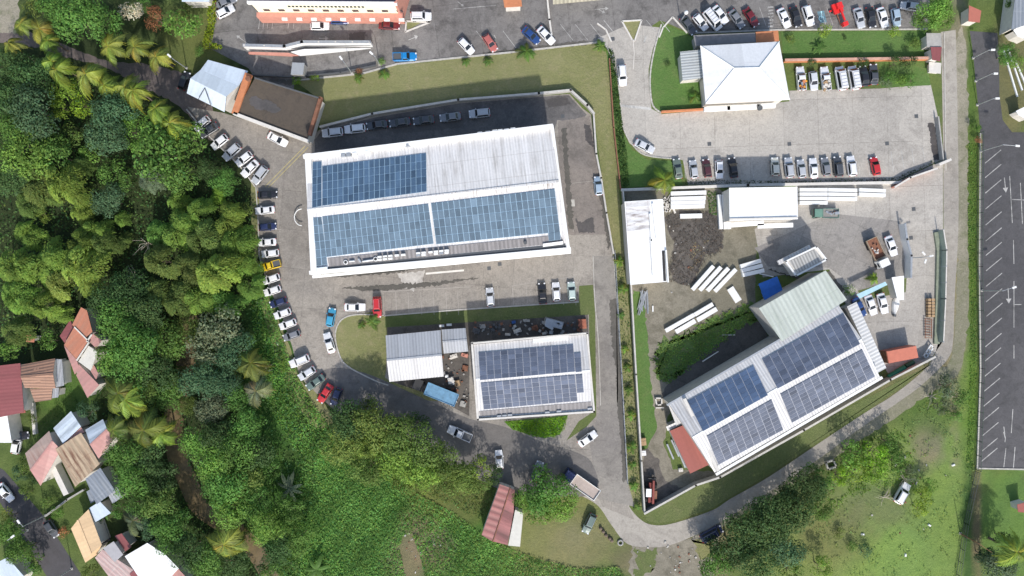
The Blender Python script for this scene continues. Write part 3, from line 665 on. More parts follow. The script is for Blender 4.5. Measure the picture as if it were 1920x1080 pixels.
# ---- grey sheds
gable('metal_shed','grey and white gabled metal shed left of the workshop','shed',[(723,629),(826,619),(832,706),(730,716)],4.,.9,m_rgrey,m_galv,t=.52,rm2=m_rlight,cap=m_galv)
gable('metal_shed','small grey gabled annexe against the right side of the larger metal shed','shed',[(828,618),(873,615),(878,659),(832,663)],3.,.5,m_rgrey,m_galv,t=.5)
for i in range(2):
    pass
b=MB(); 
for x,y in ((828,611),(842,609)): b.box(P(x,y,.6),(1.0,.45,.5),.05)
b.build('cooler_boxes',m_white) ; o=bpy.data.objects['cooler_boxes']; o.name='cooling_unit'; setp(o,'pair of small white boxes joined by a pipe behind the small shed','cooling unit')
# ---- solar warehouse (rotated)
wh,wN,wS,cs=gable('warehouse','long rotated warehouse covered in dark solar panels by the ring road','building',[(1254,757),(1572,572),(1650,707),(1340,886)],7.,1.6,m_rlight,m_gwall,t=.47,ins=.15,rm2=m_rlight,cap=m_white)
solar(wh,[(1289,752),(1413,685),(1440,741),(1318,809)],9,7,wN,m_pvd,m_rackg)
solar(wh,[(1429,674),(1582,588),(1613,645),(1458,729)],11,7,wN,m_pvg,m_rackg)
solar(wh,[(1325,818),(1447,749),(1469,806),(1347,872)],9,9,wS,m_pvl,m_rackg)
solar(wh,[(1463,739),(1617,655),(1641,706),(1485,793)],11,9,wS,m_pvl,m_rackg)
k=MB(); wallstrip(k,P(1252,759,7.1),P(1572,573,7.1),.35,6.7,7.1); k.build('gutter',m_galv,wh); k=MB(); wallstrip(k,P(1345,889,7.),P(1653,709,7.),.5,6.4,6.9); k.build('gutter',m_white,wh)
k=MB(); wallstrip(k,P(1284,750,7.6),P(1345,880,7.6),.6,7.4,7.9); k.build('verge_flashing',m_offw,wh)
shed('warehouse_annexe','grey green ribbed roof block joined to the top of the solar warehouse','building',[(1423,578),(1548,507),(1588,562),(1466,640)],[7.6,7.6,7.3,7.3],m_rgreen,m_gwall,uvrot=0)
shed('lean_to','long white ribbed lean-to roof on the right end of the warehouse','lean-to',[(1588,575),(1606,566),(1662,690),(1646,699)],[4.6,4.2,4.2,4.6],M_roof('white_ribbed_sheet',(.75,.75,.74),(.5,.48,.45),.7,.25,.2,across=False),m_gwall)
shed('annexe','flat brick red roofed annexe at the left end of the warehouse','annexe',[(1256,808),(1291,793),(1330,871),(1294,888)],[3.6,3.6,3.6,3.6],m_rred,m_gwall)
shed('lean_to','small grey ribbed shelter roof above the red annexe','lean-to',[(1253,759),(1272,752),(1290,787),(1268,798)],[3.8,4.2,4.2,3.8],m_rlight,m_gwall,wall=False)
o=bpy.data.objects; 
shed('shelter','narrow grey canopy of metal sheets between shelter and red annexe','canopy',[(1249,800),(1280,786),(1285,793),(1252,808)],[3.2,3.2,3.,3.],m_rlight,m_gwall,wall=True,ins=.5)
# ---- long white building in precast yard
lb,pl,q=shed('storage_building','long white flat roofed storage building beside the palm strip','building',[(1171,378),(1243,373),(1253,528),(1182,534)],[5,5,5,5],m_rwhite2,m_offw,ins=.1)
m=MB(); m.slab([P(1173,380,5.02),P(1219,376,5.02),P(1221,430,5.02),P(1176,434,5.02)],.015); m.build('stained_sheet',M_roof('streaked_sheet',(.8,.79,.78),(.33,.28,.26),1.5,.05,.8,across=False,stretch=5),lb)
for a,b in (((1224,383),(1231,446)),((1219,402),(1222,450)),((1221,450),(1225,515))):
    m=MB(); wallstrip(m,P(*a,5.4),P(*b,5.4),.35,5.05,5.4); m.build('roof_beam',m_white,lb)
m=MB(); m.slab([P(1241,470,5.06),P(1246,470,5.06),P(1249,527,5.06),P(1244,527,5.06)],.03); m.build('roof_opening',m_blackp,lb)
m=MB(); wallstrip(m,P(1249,470,5.5),P(1253,528,5.5),.3,5.1,5.5); m.build('parapet',m_white,lb)
# ---- white pavilion building
wb,pl,q=shed('office_building','bright white flat roofed office building in the middle of the precast yard','building',[(1367,352),(1495,350),(1496,411),(1368,414)],[6,6,6,6],m_rwhite2,m_offw,ins=.2)
for a,b,z in (((1373,422),(1428,418),4.5),((1425,424),(1483,422),4.5)):
    m=MB(); wallstrip(m,P(*a,z),P(*b,z),.9,z-.15,z); m.build('canopy',m_white,wb)
m=MB(); wallstrip(m,P(1369,411,6.2),P(1494,408,6.2),.3,5.9,6.25); m.build('parapet',m_offw,wb)
# ---- raised white-framed container with ribbed top
ct=thing('raised_cabin','white framed cabin with grey ribbed roof raised above the yard','cabin',base_of([P(1510,488)]))
q=[P(1473,490,5.2),P(1530,463,5.2),P(1549,487,5.2),P(1492,517,5.2)]
m=MB(); m.slab(q,2.6); m.build('wall',m_offw,ct); i=inset([up(p,.13) for p in q],.45); m=MB(); m.slab(i,.1); m.build('roof',m_rgrey if 0 else M_roof('ribbed_light_grey',(.5,.49,.46),(.35,.33,.31),.6,.45,.2),ct)
for a in range(4):
    m=MB(); wallstrip(m,q[a],q[(a+1)%4],.3,5.2,5.45); m.build('roof_edge',m_white,ct)
for p in inset(q,.3): 
    m=MB(); m.box((p.x,p.y,1.3),(.25,.25,2.6)); m.build('leg',m_galv,ct)
m=MB(); wallstrip(m,P(1464,491,4.2),P(1516,465,4.2),.9,3.6,4.2); m.build('awning',m_rlight,ct)
# ---- hip-roof hall upper right
hp=thing('hip_roof_building','large bright white hipped roof building above the east car park','building',base_of([P(1395,150)]))
cor=[P(1313,86,5.4),P(1461,78,5.4),P(1481,187,5.4),P(1323,194,5.4)]; r0=P(1377,128,7.); r1=P(1423,127,7.)
w=MB(); w.prism([(p.x,p.y) for p in inset(cor,.6)],0,5.3); w.build('wall',m_offw,hp)
mh=M_roof('smooth_white_sheet',(.83,.83,.83),(.6,.6,.6),2.,.03,.1,bd=.02)
for pts in ([cor[0],cor[1],r1,r0],[cor[3],cor[2],r1,r0],[cor[0],cor[3],r0],[cor[1],cor[2],r1]):
    m=MB(); m.slab(pts,.1); m.build('roof',mh,hp)
for a,b in ((cor[0],r0),(cor[3],r0),(cor[2],r1),(cor[1],r1),(r0,r1)):
    m=MB(); m.tube(up(a,.06),up(b,.06),.12,.12,6); m.build('hip_cap',m_white,hp)
for a,b in (((1324,205),(1365,203)),((1367,203),(1420,200)),((1423,199),(1450,198))):
    m=MB(); wallstrip(m,P(*a,3.),P(*b,3.),.8,2.4,3.2); m.build('canopy',m_white,hp)
m=MB(); p=P(1424,203,3.2); m.tube(p,p+Vector((0,0,.5)),.5,.5,12); m.build('dish',m_dgrey,hp)
shed('lean_to','small grey ribbed lean-to roof on the left of the hipped building','lean-to',[(1275,97),(1314,93),(1321,146),(1280,151)],[3.4,4,4,3.4],M_roof('ribbed_bluegrey',(.55,.58,.58),(.35,.36,.36),.55,.4,.3,across=False),m_offw)
shed('covered_walkway','flat dark walkway roof running above the hipped building','canopy',[(1300,66),(1416,61),(1417,79),(1304,86)],[3.2,3.2,3.2,3.2],M_plain('grey_felt',(.2,.195,.2),.8,var=.25),m_gwall)
shed('covered_walkway','short terracotta walkway roof at the right end of the dark one','canopy',[(1417,60),(1459,57),(1461,77),(1418,80)],[3.25,3.25,3.25,3.25],m_orange,m_gwall)
# ---- top building with cream facade
tb=thing('apartment_building','long cream and salmon building with a dark roof at the top edge','building',base_of([P(600,5)]))
top=[P(455,-90,9),P(770,-90,9),P(742,4,9),P(466,2,9)]
m=MB(); m.prism([(p.x,p.y) for p in top],0,8.8); m.build('wall',m_cream,tb)
m=MB(); m.slab([up(p,.35) for p in top],.4); m.build('roof',M_roof('navy_sheet',(.02,.02,.045),(.05,.05,.07),1.2,.1,.2),tb)
c,d=top[3],top[2]; u=(d-c).normalized(); nn=Vector((u.y,-u.x,0))
m=MB(); wallstrip(m,c+nn*.25,d+nn*.25,.5,8.5,9.2); m.build('fascia',m_white,tb)
m=MB(); wallstrip(m,Vector((c.x,c.y,0))+nn*.45,Vector((d.x,d.y,0))+nn*.45,.9,0,3.4); m.build('ground_floor',m_salmon,tb)
for k in range(20):
    q=c+u*(7.0+k*.75)+nn*.04; m=MB(); m.box((q.x,q.y,6.6),(.45,.12,.6),math.atan2(u.y,u.x)); m.build('window',m_glass2,tb)
for k in range(9):
    q=c+u*(5+k*2.9)+nn*1.1; m=MB(); m.box((q.x,q.y,2.8),(1.1,.5,.5),math.atan2(u.y,u.x)); m.build('cooling_unit',m_white,tb)
for k in range(10):
    q=c+u*(2+k*2.9)+nn*.05; m=MB(); m.box((q.x,q.y,4.6),(1.2,.1,.9),math.atan2(u.y,u.x)); m.build('window',m_glass2,tb)
m=MB(); wallstrip(m,P(742,4,9),P(768,-90,9),.5,0,9.3); m.build('end_wall',m_salmon,tb)
shed('kiosk','small salmon roofed kiosk cut by the top edge of the picture','kiosk',[(940,-20),(975,-20),(979,12),(946,14)],[3,3,3,3],m_orange,m_offw)
shed('covered_walkway','yellow striped walkway roof along the top edge of the picture','canopy',[(1036,-20),(1145,-20),(1146,-2),(1037,8)],[2.8,2.8,2.8,2.8],M_roof('cream_slats',(.62,.56,.4),(.4,.36,.26),.8,.3,.2),m_offw,wall=False)
# ---- blue-white roof and brown roof, upper left
bb=thing('gatehouse','gatehouse with pale blue folded roof beside the gravel track','building',base_of([P(405,160)]))
a,b,c,d=P(390,112,4.2),P(465,133,4.2),P(421,210,3.9),P(350,175,3.9); e,f=P(376,131,4.8),P(447,161,4.8); e2,f2=P(357,147,4.8),P(424,181,4.8)
m=MB(); m.prism([(p.x,p.y) for p in inset([a,b,c,d],.5)],0,3.6); m.build('wall',m_offw,bb)
for pts,mm in (([a,b,f,e],m_rblue),([e,f,f2,e2],M_roof('slate_blue_fold',(.42,.49,.56),(.34,.38,.42),1.1,.03,.15,bd=.02)),([e2,f2,c,d],m_rblue)):
    m=MB(); m.slab(pts,.1); m.build('roof',mm,bb)
m=MB(); m.tube(P(384,165,4.8),P(372,186,4.6),.07); m.tube(P(384,165,4.8),P(396,200,4.4),.07); m.build('stay_wire',m_dgrey,bb)
br,pl,q=shed('flat_roof_building','building with a dark brown stained flat roof and orange end wall','building',[(478,146),(600,184),(576,262),(441,212)],[4.5,4.5,4.5,4.5],m_rbrown,m_offw,ins=.1)
for a,b,mm,w in (((440,213),(576,264),m_offw,.6),((463,143),(441,208),m_orange,1.2),((478,146),(600,184),m_dgrey,.25),((600,184),(580,250),m_rust,.6)):
    m=MB(); wallstrip(m,P(*a,4.9),P(*b,4.9),w,3.8,4.9); m.build('parapet',mm,br)
m=MB(); q=P(467,149,5.1); m.tube(q,q+Vector((0,0,.7)),.5,.5,10); m.build('water_tank',m_rust,br)
m=MB(); m.slab(rev if False else [P(x,y,4.53) for x,y in rough_edge(crom([(468,188),(478,180),(490,186),(503,188),(520,198),(527,206),(512,212),(500,207),(488,206),(474,200)],4),3,1.0,5)],.01); m.build('damp_stain',m_wetstain,br)
shed('gate_canopy','small flat grey canopy beside the ramp wall','canopy',[(548,117),(571,118),(568,140),(545,140)],[2.6]*4,M_plain('canopy_grey',(.3,.32,.34),.6),m_gwall,ins=.1)
# ---- houses, lower left
def house(label,cor,hs,rm,wm=m_offw,name='house',cat='house',**k): return shed(name,label,cat,cor,hs,rm,wm,**k)
gable('house','house with a broad maroon metal roof at the left edge','house',[(-45,690),(38,681),(45,773),(-40,790)],4.,.8,m_rmaroon,m_offw,ridge='BC')
house('bright red porch roof in front of the maroon house',[(10,733),(38,731),(48,774),(19,777)],[3.4,3.4,3,3],m_rred,name='porch',cat='porch')
gable('house','house with a stained brown tiled roof beside the maroon one','house',[(40,684),(103,672),(104,728),(46,727)],4.2,.7,m_rtile,m_offw)
house('low brown tiled lean-to below the tiled house',[(56,729),(98,727),(96,750),(65,754)],[3.6,3.6,2.9,2.9],m_rtile,name='lean_to',cat='lean-to')
house('narrow grey lean-to along the right wall of the tiled house',[(104,673),(116,674),(120,723),(105,726)],[3.2,2.8,2.8,3.2],m_rgrey,name='lean_to',cat='lean-to')
house('small grey tin roof right below the tiled house',[(97,727),(110,727),(109,745),(96,747)],[2.7]*4,m_rgrey,name='lean_to',cat='lean-to')
o1=thing('house','narrow orange roofed house half hidden by trees','house',base_of([P(155,650)]))
mfl=M_plain('pale_roof_screed',(.6,.58,.52),.8,var=.12)
for pts,mm,hh in (([(152,576),(163,582),(173,622),(160,633),(135,609)],m_rorange,4.2),([(139,613),(166,638),(143,673),(120,647)],m_rorange,4.2),([(173,625),(191,638),(180,653),(167,640)],m_rpink,4.0),([(166,648),(183,660),(170,695),(147,678)],mfl,4.0),([(120,648),(143,674),(149,690),(140,702)],m_rpink,3.6),([(148,683),(186,722),(164,746),(143,704)],m_rpink,3.7),([(132,599),(137,616),(121,643),(112,630)],m_rmaroon,3.2),([(170,696),(176,684),(184,700),(180,712)],m_rpink,3.4)):
    q=[P(x,y,hh) for x,y in pts]; m=MB(); m.slab(q,.1); m.build('roof',mm,o1); m=MB(); m.prism([(p.x,p.y) for p in inset(q,.2)],0,hh-.15); m.build('wall',m_offw,o1)
for a,b in (((140,614),(167,641)),((167,641),(144,675)),((171,628),(163,640))):
    m=MB(); wallstrip(m,P(*a,4.4),P(*b,4.4),.25,4.2,4.4); m.build('roof_trim',m_offw,o1)
house('tiny orange roofed hut under the trees above the maroon house',[(50,627),(66,629),(64,642),(49,641)],[2.4]*4,m_rorange,name='hut',cat='hut')
gable('house','house with a tan and pink patched gabled roof near the street','house',[(47,850),(92,808),(114,843),(76,911)],4.,.7,m_rtan,m_cream if 0 else m_offw,rm2=m_rpink)
house('house with a streaked rusty tan roof in the middle of the row',[(104,842),(152,811),(187,870),(141,913)],[4.4,4.2,4.,4.2],m_rrust)
house('house with pale blue striped roof above the rusty one',[(100,803),(133,771),(152,800),(118,832)],[4.,4.,4.,4.],M_roof('blue_white_stripe',(.62,.7,.78),(.3,.36,.4),1.8,.25,.6,across=False))
house('pink sheet roof strip below the pale blue striped roof',[(118,833),(152,801),(158,810),(124,838)],[3.6]*4,m_rpink,name='lean_to',cat='lean-to')
gable('house','house with a blue and pink sheet roof at the edge of the trees','house',[(160,806),(193,786),(215,822),(185,860)],3.9,.6,M_roof('blue_white_stripe_b',(.55,.63,.72),(.3,.36,.4),1.8,.25,.6,across=False),m_offw,rm2=m_rpink)
house('house with a slate blue metal roof below the rusty one',[(160,898),(188,877),(216,920),(181,946)],[4.,3.8,3.8,4.],m_rslate)
house('little grey roofed annexe on the right of the slate blue house',[(201,925),(219,913),(229,932),(211,945)],[3.2]*4,m_rgrey,name='lean_to',cat='lean-to')
house('small grey lean-to on the left of the slate blue house',[(162,922),(170,917),(180,938),(170,944)],[2.8]*4,m_rslate,name='lean_to',cat='lean-to')
house('house with a pale blue sheet roof next to the peach one',[(167,953),(187,940),(208,962),(179,979)],[3.6]*4,m_rblue)
gable('house','house with a peach coloured roof facing the street','house',[(133,991),(166,955),(191,1022),(158,1050)],4.,.7,m_rcream,m_offw,ridge='BC')
house('low peach porch roof at the bottom of the peach house',[(151,1034),(190,1022),(182,1040),(160,1055)],[3.2]*4,m_rcream,name='porch',cat='porch')
house('house with a mottled pink and white patched roof',[(178,1046),(192,1030),(252,1070),(225,1110)],[3.8]*4,M_roof('mottled_pink',(.55,.36,.33),(.6,.55,.5),.8,.15,.8,dscale=2))
house('house with a plain light grey roof beside the dark terrace',[(193,1028),(213,1015),(231,1040),(215,1054)],[3.9]*4,M_plain('grey_roof_screed',(.38,.37,.38),.8))
house('house with a big bright white roof at the bottom edge',[(234,1043),(276,1018),(310,1040),(335,1066),(285,1120)],[4.4]*5,m_rwhite2)
house('small brown roof corner in front of the white roofed house',[(243,1076),(258,1064),(275,1092),(255,1100)],[3.9]*4,m_rmaroon,name='hut',cat='hut')
house('tan sheet roof at the bottom edge right of the white roof',[(312,1078),(332,1064),(356,1090),(330,1105)],[3.6]*4,m_rpink,name='hut',cat='hut')
house('rusty red sheet roof wedge above the big white roof',[(215,1005),(228,1000),(246,1025),(235,1034)],[3.]*4,m_rmaroon,name='hut',cat='hut')
house('dark concrete terrace between the peach and grey roofs',[(173,986),(195,980),(207,1013),(192,1020)],[.6]*4,M_plain('dark_screed',(.1,.095,.1),.8),name='terrace',cat='terrace')
house('house with a pale blue roof in the bottom left corner',[(-20,1062),(14,1045),(46,1082),(20,1120)],[4.]*4,m_rblue)
house('house with a white roof at the left edge below the maroon one',[(-40,757),(10,757),(22,830),(-40,830)],[4.]*4,m_rwhite2)
# ---- small red house bottom centre
rh=thing('house','small pink and red roofed house at the edge of the vines','house',base_of([P(938,962)]))
for pts,mm in (([(937,908),(957,915),(923,1015),(903,1003)],M_roof('banded_pink',(.46,.19,.17),(.24,.11,.1),1.3,.4,.5,across=False)),([(957,915),(965,919),(963,960),(952,1022),(924,1015)],M_roof('banded_red',(.44,.17,.16),(.2,.08,.07),4.,.5,.6,across=False)),([(966,956),(981,962),(975,1025),(953,1023)],mfl)):
    q=[P(x,y,3.4) for x,y in pts]; m=MB(); m.slab(q,.09); m.build('roof',mm,rh); m=MB(); m.prism([(p.x,p.y) for p in inset(q,.25)],0,3.25); m.build('wall',m_offw,rh)
m=MB(); m.tube(P(957,914,3.5),P(924,1016,3.5),.1); m.build('ridge_cap',m_rust,rh)
# ---- top right corner
house('small building with a red roof and white walls by the approach road',[(1817,10),(1840,20),(1837,42),(1816,40)],[3.]*4,M_plain('red_roof_felt',(.42,.14,.1),.8),name='gatehouse',cat='building')
house('dark grey roofed house cut by the top right corner',[(1905,-20),(1960,-20),(1960,35),(1896,56)],[4.]*4,m_rslate)
house('white roof edge of a house on the right border',[(1900,56),(1930,40),(1930,75),(1908,68)],[3.2]*4,m_rwhite2,name='porch',cat='porch')
house('small white tank shed on the right border',[(1905,208),(1930,196),(1930,226),(1910,216)],[2.6]*4,m_rwhite2,name='hut',cat='hut')
house('rusty red shed on the right border above the palm',[(1907,946),(1930,940),(1930,962),(1909,960)],[2.6]*4,m_rred,name='hut',cat='hut')
house('pale blue roof corner cut by the top edge above the hedge',[(340,-20),(395,-20),(392,3),(341,3)],[3.6]*4,m_rblue)
house('salmon and white porch beside the entry gate of the lawn',[(1745,88),(1766,88),(1763,115),(1748,112)],[2.8]*4,m_rmaroon,name='porch',cat='porch')
house('grey flat roof slab between gate and ring road',[(1737,62),(1764,62),(1766,88),(1738,88)],[2.6]*4,m_gwall,name='porch',cat='porch')
house('low white and grey plinth at the lower gate of the lawn',[(1742,116),(1765,118),(1764,138),(1742,136)],[1.2]*4,m_offw,name='plinth',cat='plinth')
# ---- blue-and-white stand in the east yard
house('long turquoise edged white awning above two parked white cars',[(1606,552),(1660,528),(1664,534),(1612,560)],[2.8]*4,M_plain('turquoise_sheet',(.4,.6,.66),.5),name='awning',cat='awning',wall=False)
house('white container shed with plain roof beside the awning',[(1672,520),(1695,517),(1695,562),(1683,563)],[2.8]*4,m_rwhite2,name='container',cat='container')
# ------------------------------------------------------------------ walls and fences
def wall(name,label,cat,pts,h,w,mat,cap=None,posts=0,post_m=None,group=None):
    W=[P(x,y) for x,y in pts]; th=thing(name,label,cat,W[0],0,group)
    m=MB()
    for a,b in zip(W[:-1],W[1:]): wallstrip(m,a,b,w,0,h)
    m.build('panel',mat,th)
    if cap:
        m=MB()
        for a,b in zip(W[:-1],W[1:]): wallstrip(m,a,b,w+.08,h,h+.07)
        m.build('coping',cap,th)
    if posts:
        for a,b in zip(W[:-1],W[1:]):
            L=(b-a).length; n=max(1,int(L/posts))
            for i in range(n+1):
                q=lerp(a,b,i/n); m=MB(); m.box((q.x,q.y,h/2+.08),(.14 if not post_m else .25,.14 if not post_m else .25,h+.2)); m.build('post',post_m or m_galv,th)
    return th
def mesh_fence(name,label,pts,h,mat,gap=2.6):
    W=[P(x,y) for x,y in pts]; th=thing(name,label,'fence',W[0])
    m=MB()
    for a,b in zip(W[:-1],W[1:]):
        for z in (.1,h*.5,h): wallstrip(m,a,b,.05,z-.03,z+.02)
        L=(b-a).length; n=int(L/.35); 
        for i in range(n): q=lerp(a,b,i/n); m.box((q.x,q.y,h/2),(.025,.025,h))
    m.build('wire_mesh',mat,th)
    for a,b in zip(W[:-1],W[1:]):
        L=(b-a).length; n=max(1,int(L/gap))
        for i in range(n+1): q=lerp(a,b,i/n); m=MB(); m.box((q.x,q.y,h/2),(.09,.09,h+.1)); m.build('post',mat,th)
    return th
m_capg=M_plain('pale_coping',(.5,.48,.44),.85,var=.2)
wall('retaining_wall','stepped grey retaining wall between the dry lawn and the row of shaded cars','wall',[(604,240),(700,216),(860,190),(1010,178),(1069,172),(1100,200),(1112,215)],1.3,.35,m_gwall,m_capg)
wall('retaining_wall','thin pale retaining wall right of the alley with the silver blue car','wall',[(1112,215),(1117,290),(1126,335),(1136,400),(1149,475)],1.0,.25,m_gwall,m_capg)
wall('boundary_wall','low brown edging wall between dry lawn and green hedge strip','wall',[(1142,112),(1150,240),(1163,355)],.7,.22,m_rust)
wall('boundary_wall','long white wall between the east car park and the precast yard','wall',[(1166,357),(1400,348),(1684,343)],.8,.45,m_white,m_offw)
wall('boundary_wall','short brick coloured wall rising diagonally to the ring road','wall',[(1672,352),(1700,335),(1749,318)],1.4,.25,m_salmon,m_offw)
wall('gate_post_wall','small white rounded wall end beside the ring road','wall',[(1755,310),(1773,302)],1.6,.5,m_offw)
wall('boundary_wall','dark shaded wall on the right end of the east car park','wall',[(1753,222),(1762,300)],1.3,.25,m_gwall)
wall('boundary_wall','straight pale wall on the left side of the precast yard','wall',[(1166,362),(1180,520),(1190,700),(1200,860),(1206,957)],1.8,.22,m_gwall,m_capg)
wall('boundary_wall','long pale diagonal wall between the solar warehouse and the roadside grass','wall',[(1206,957),(1300,905),(1345,890),(1500,803),(1660,710),(1742,668)],2.0,.3,m_gwall,m_capg)
wall('boundary_wall','white angled screen wall right of the dump truck','wall',[(1686,422),(1690,450),(1698,480),(1697,520)],2.2,.3,m_white,m_galv,posts=4)
wall('boundary_wall','orange wall at the bottom of the green lawn beside the hipped building','wall',[(1240,211),(1322,206)],1.0,.3,m_orange)
wall('boundary_wall','long terracotta wall behind the row of vans and pick-ups','wall',[(1470,116),(1742,112)],1.2,.45,m_orange,M_plain('salmon_coping',(.55,.32,.24),.8,var=.2))
wall('boundary_wall','light boundary wall between gravel track and gatehouse lawn','wall',[(600,186),(583,240),(578,262)],1.2,.3,m_rust)
rw=wall('ramp_wall','white and salmon ramp wall running under the top parking lot','wall',[(466,92),(540,94),(572,86),(697,86)],2.4,.5,m_white,m_galv,posts=3,post_m=m_offw)
m=MB(); m.slab([P(545,97,1.8),P(570,92,1.8),P(695,90,1.8),P(640,96,1.8),P(562,104,1.8)],.4); m.build('ledge',m_white,rw)
m=MB(); m.slab([P(466,97,1.4),P(540,99,1.4),P(560,104,1.4),P(545,105,1.4),P(466,101,1.4)],.4); m.build('ledge',m_salmon,rw)
wall('boundary_wall','low wall along the bottom edge of the top parking lot above the brown roof','wall',[(470,142),(553,146),(640,138),(705,124)],.8,.2,m_dgrey)
wall('divider_wall','thin white divider running down from the top edge between parked cars','wall',[(1025,-10),(1030,38),(1034,66)],.5,.35,m_offw)
wall('garden_wall','pale curving garden wall beside the narrow path of the peach house','wall',[(90,965),(130,935),(160,917)],.9,.3,m_gwall)
wall('garden_wall','pale wall strip at the foot of the tiled house lawn','wall',[(64,757),(69,810)],.8,.6,m_offw)
wall('garden_wall','cream wall strip between the tan and rusty roofs','wall',[(112,875),(133,918)],2.,1.1,m_offw)
mesh_fence('fence','tall green mesh fence between grass verge and large parking lot',[(1834,250),(1832,500),(1836,690),(1829,880)],1.8,M_plain('green_wire',(.05,.09,.06),.5))
mesh_fence('fence','dark mesh fence running down beside the dirt path at bottom right',[(1829,884),(1808,980),(1790,1100)],1.5,m_dgrey)
mesh_fence('fence','thin metal fence between lane and planted palm strip',[(1152,470),(1165,700),(1176,905)],1.1,m_galv)
gf=wall('glass_fence','tall grey green panelled fence beside the ring road','fence',[(1757,432),(1763,470),(1761,560),(1757,640)],2.2,.12,M_plain('green_grey_panel',(.32,.38,.32),.4,var=.2),m_offw,posts=3.2)
m=MB(); m.slab([P(1752,436,.5),P(1764,434,.5),P(1768,470,.5),P(1766,560,.5),P(1762,645,.5),P(1752,645,.5),P(1755,560,.5),P(1757,470,.5)],.5); m.build('plinth',M_plain('mossy_plinth',(.24,.27,.2),.9,var=.3),gf)
# ------------------------------------------------------------------ poles, lamps
def pole(label,px,py,h,arm=1.2,ang=0,r=.09,head=True,group='street lamps',mat=None,name='street_lamp'):
    b=P(px,py); th=thing(name,label,'street lamp',b,0,group); mat=mat or m_galv
    m=MB(); m.tube(b,b+Vector((0,0,h)),r*1.3,r*.8,8); m.build('pole',mat,th)
    m=MB(); m.box(b+Vector((0,0,.1)),(.45,.45,.2)); m.build('base',m_kerb,th)
    d=Vector((math.cos(ang),math.sin(ang),0))
    if arm: m=MB(); m.tube(b+Vector((0,0,h-.05)),b+d*arm+Vector((0,0,h+.15)),r*.6,r*.5,6); m.build('arm',mat,th)
    if head: m=MB(); m.box(b+d*arm+Vector((0,0,h+.15)),(.8,.35,.18),ang); m.build('lamp_head',m_white,th)
    return th
pole('tall white street lamp leaning over the lower edge of the top parking lot',660,137,7,1.,2.2)
pole('street lamp near the small palm at the corner of the top parking lot',712,121,5,1.,2.4)
pole('white street lamp between the gravel track and the gatehouse',350,128,6,.9,2.4)
pole('first short lamp from the top beside the approach road',1824,109,5,.7,0); pole('second short lamp from the top beside the approach road',1829,152,5,.7,0); pole('third short lamp from the top beside the approach road',1832,197,5,.7,0)
pole('lamp on a dark mast at the top corner of the large parking lot',1838,284,7,2.6,-.1); pole('lamp on a wooden mast at the mid edge of the large parking lot',1840,545,6.5,2.2,.3)
t=pole('three armed white lamp mast on the pale drive beside the screen wall',1706,484,6,.9,.2,head=False)
for a in (.2,2.3,4.4):
    q=P(1706,484); m=MB(); m.box(q+Vector((math.cos(a)*.9,math.sin(a)*.9,6.05)),(.8,.3,.15),a); m.build('lamp_head',m_white,t)
pole('slim wooden pole leaning beside the bottom right dirt path',1800,1000,6,3.,-.6,head=False,mat=m_rust,name='utility_pole'); 
pole('street lamp standing between village street and narrow path',86,966,7,1.2,2.2); pole('street lamp on the far side of the village street',52,994,6,1.4,.6)
pole('street lamp at the bottom end of the village street',135,1066,6,1.2,.3); 
pole('round white globe lamp above the dark car at the lawn tip',1276,40,4.5,0,0,head=False)
m=MB(); q=P(1276,40)
for k in range(6):
    z0=-math.cos(k/6*PI)*.42; z1=-math.cos((k+1)/6*PI)*.42; r0=max(.02,math.sin(k/6*PI)*.42); r1=max(.02,math.sin((k+1)/6*PI)*.42)
    m.tube(q+Vector((0,0,4.8+z0)),q+Vector((0,0,4.8+z1)),r0,r1,12)
m.build('globe',m_white,[o for o in bpy.data.objects if o.get('label','').startswith('round white globe')][0])
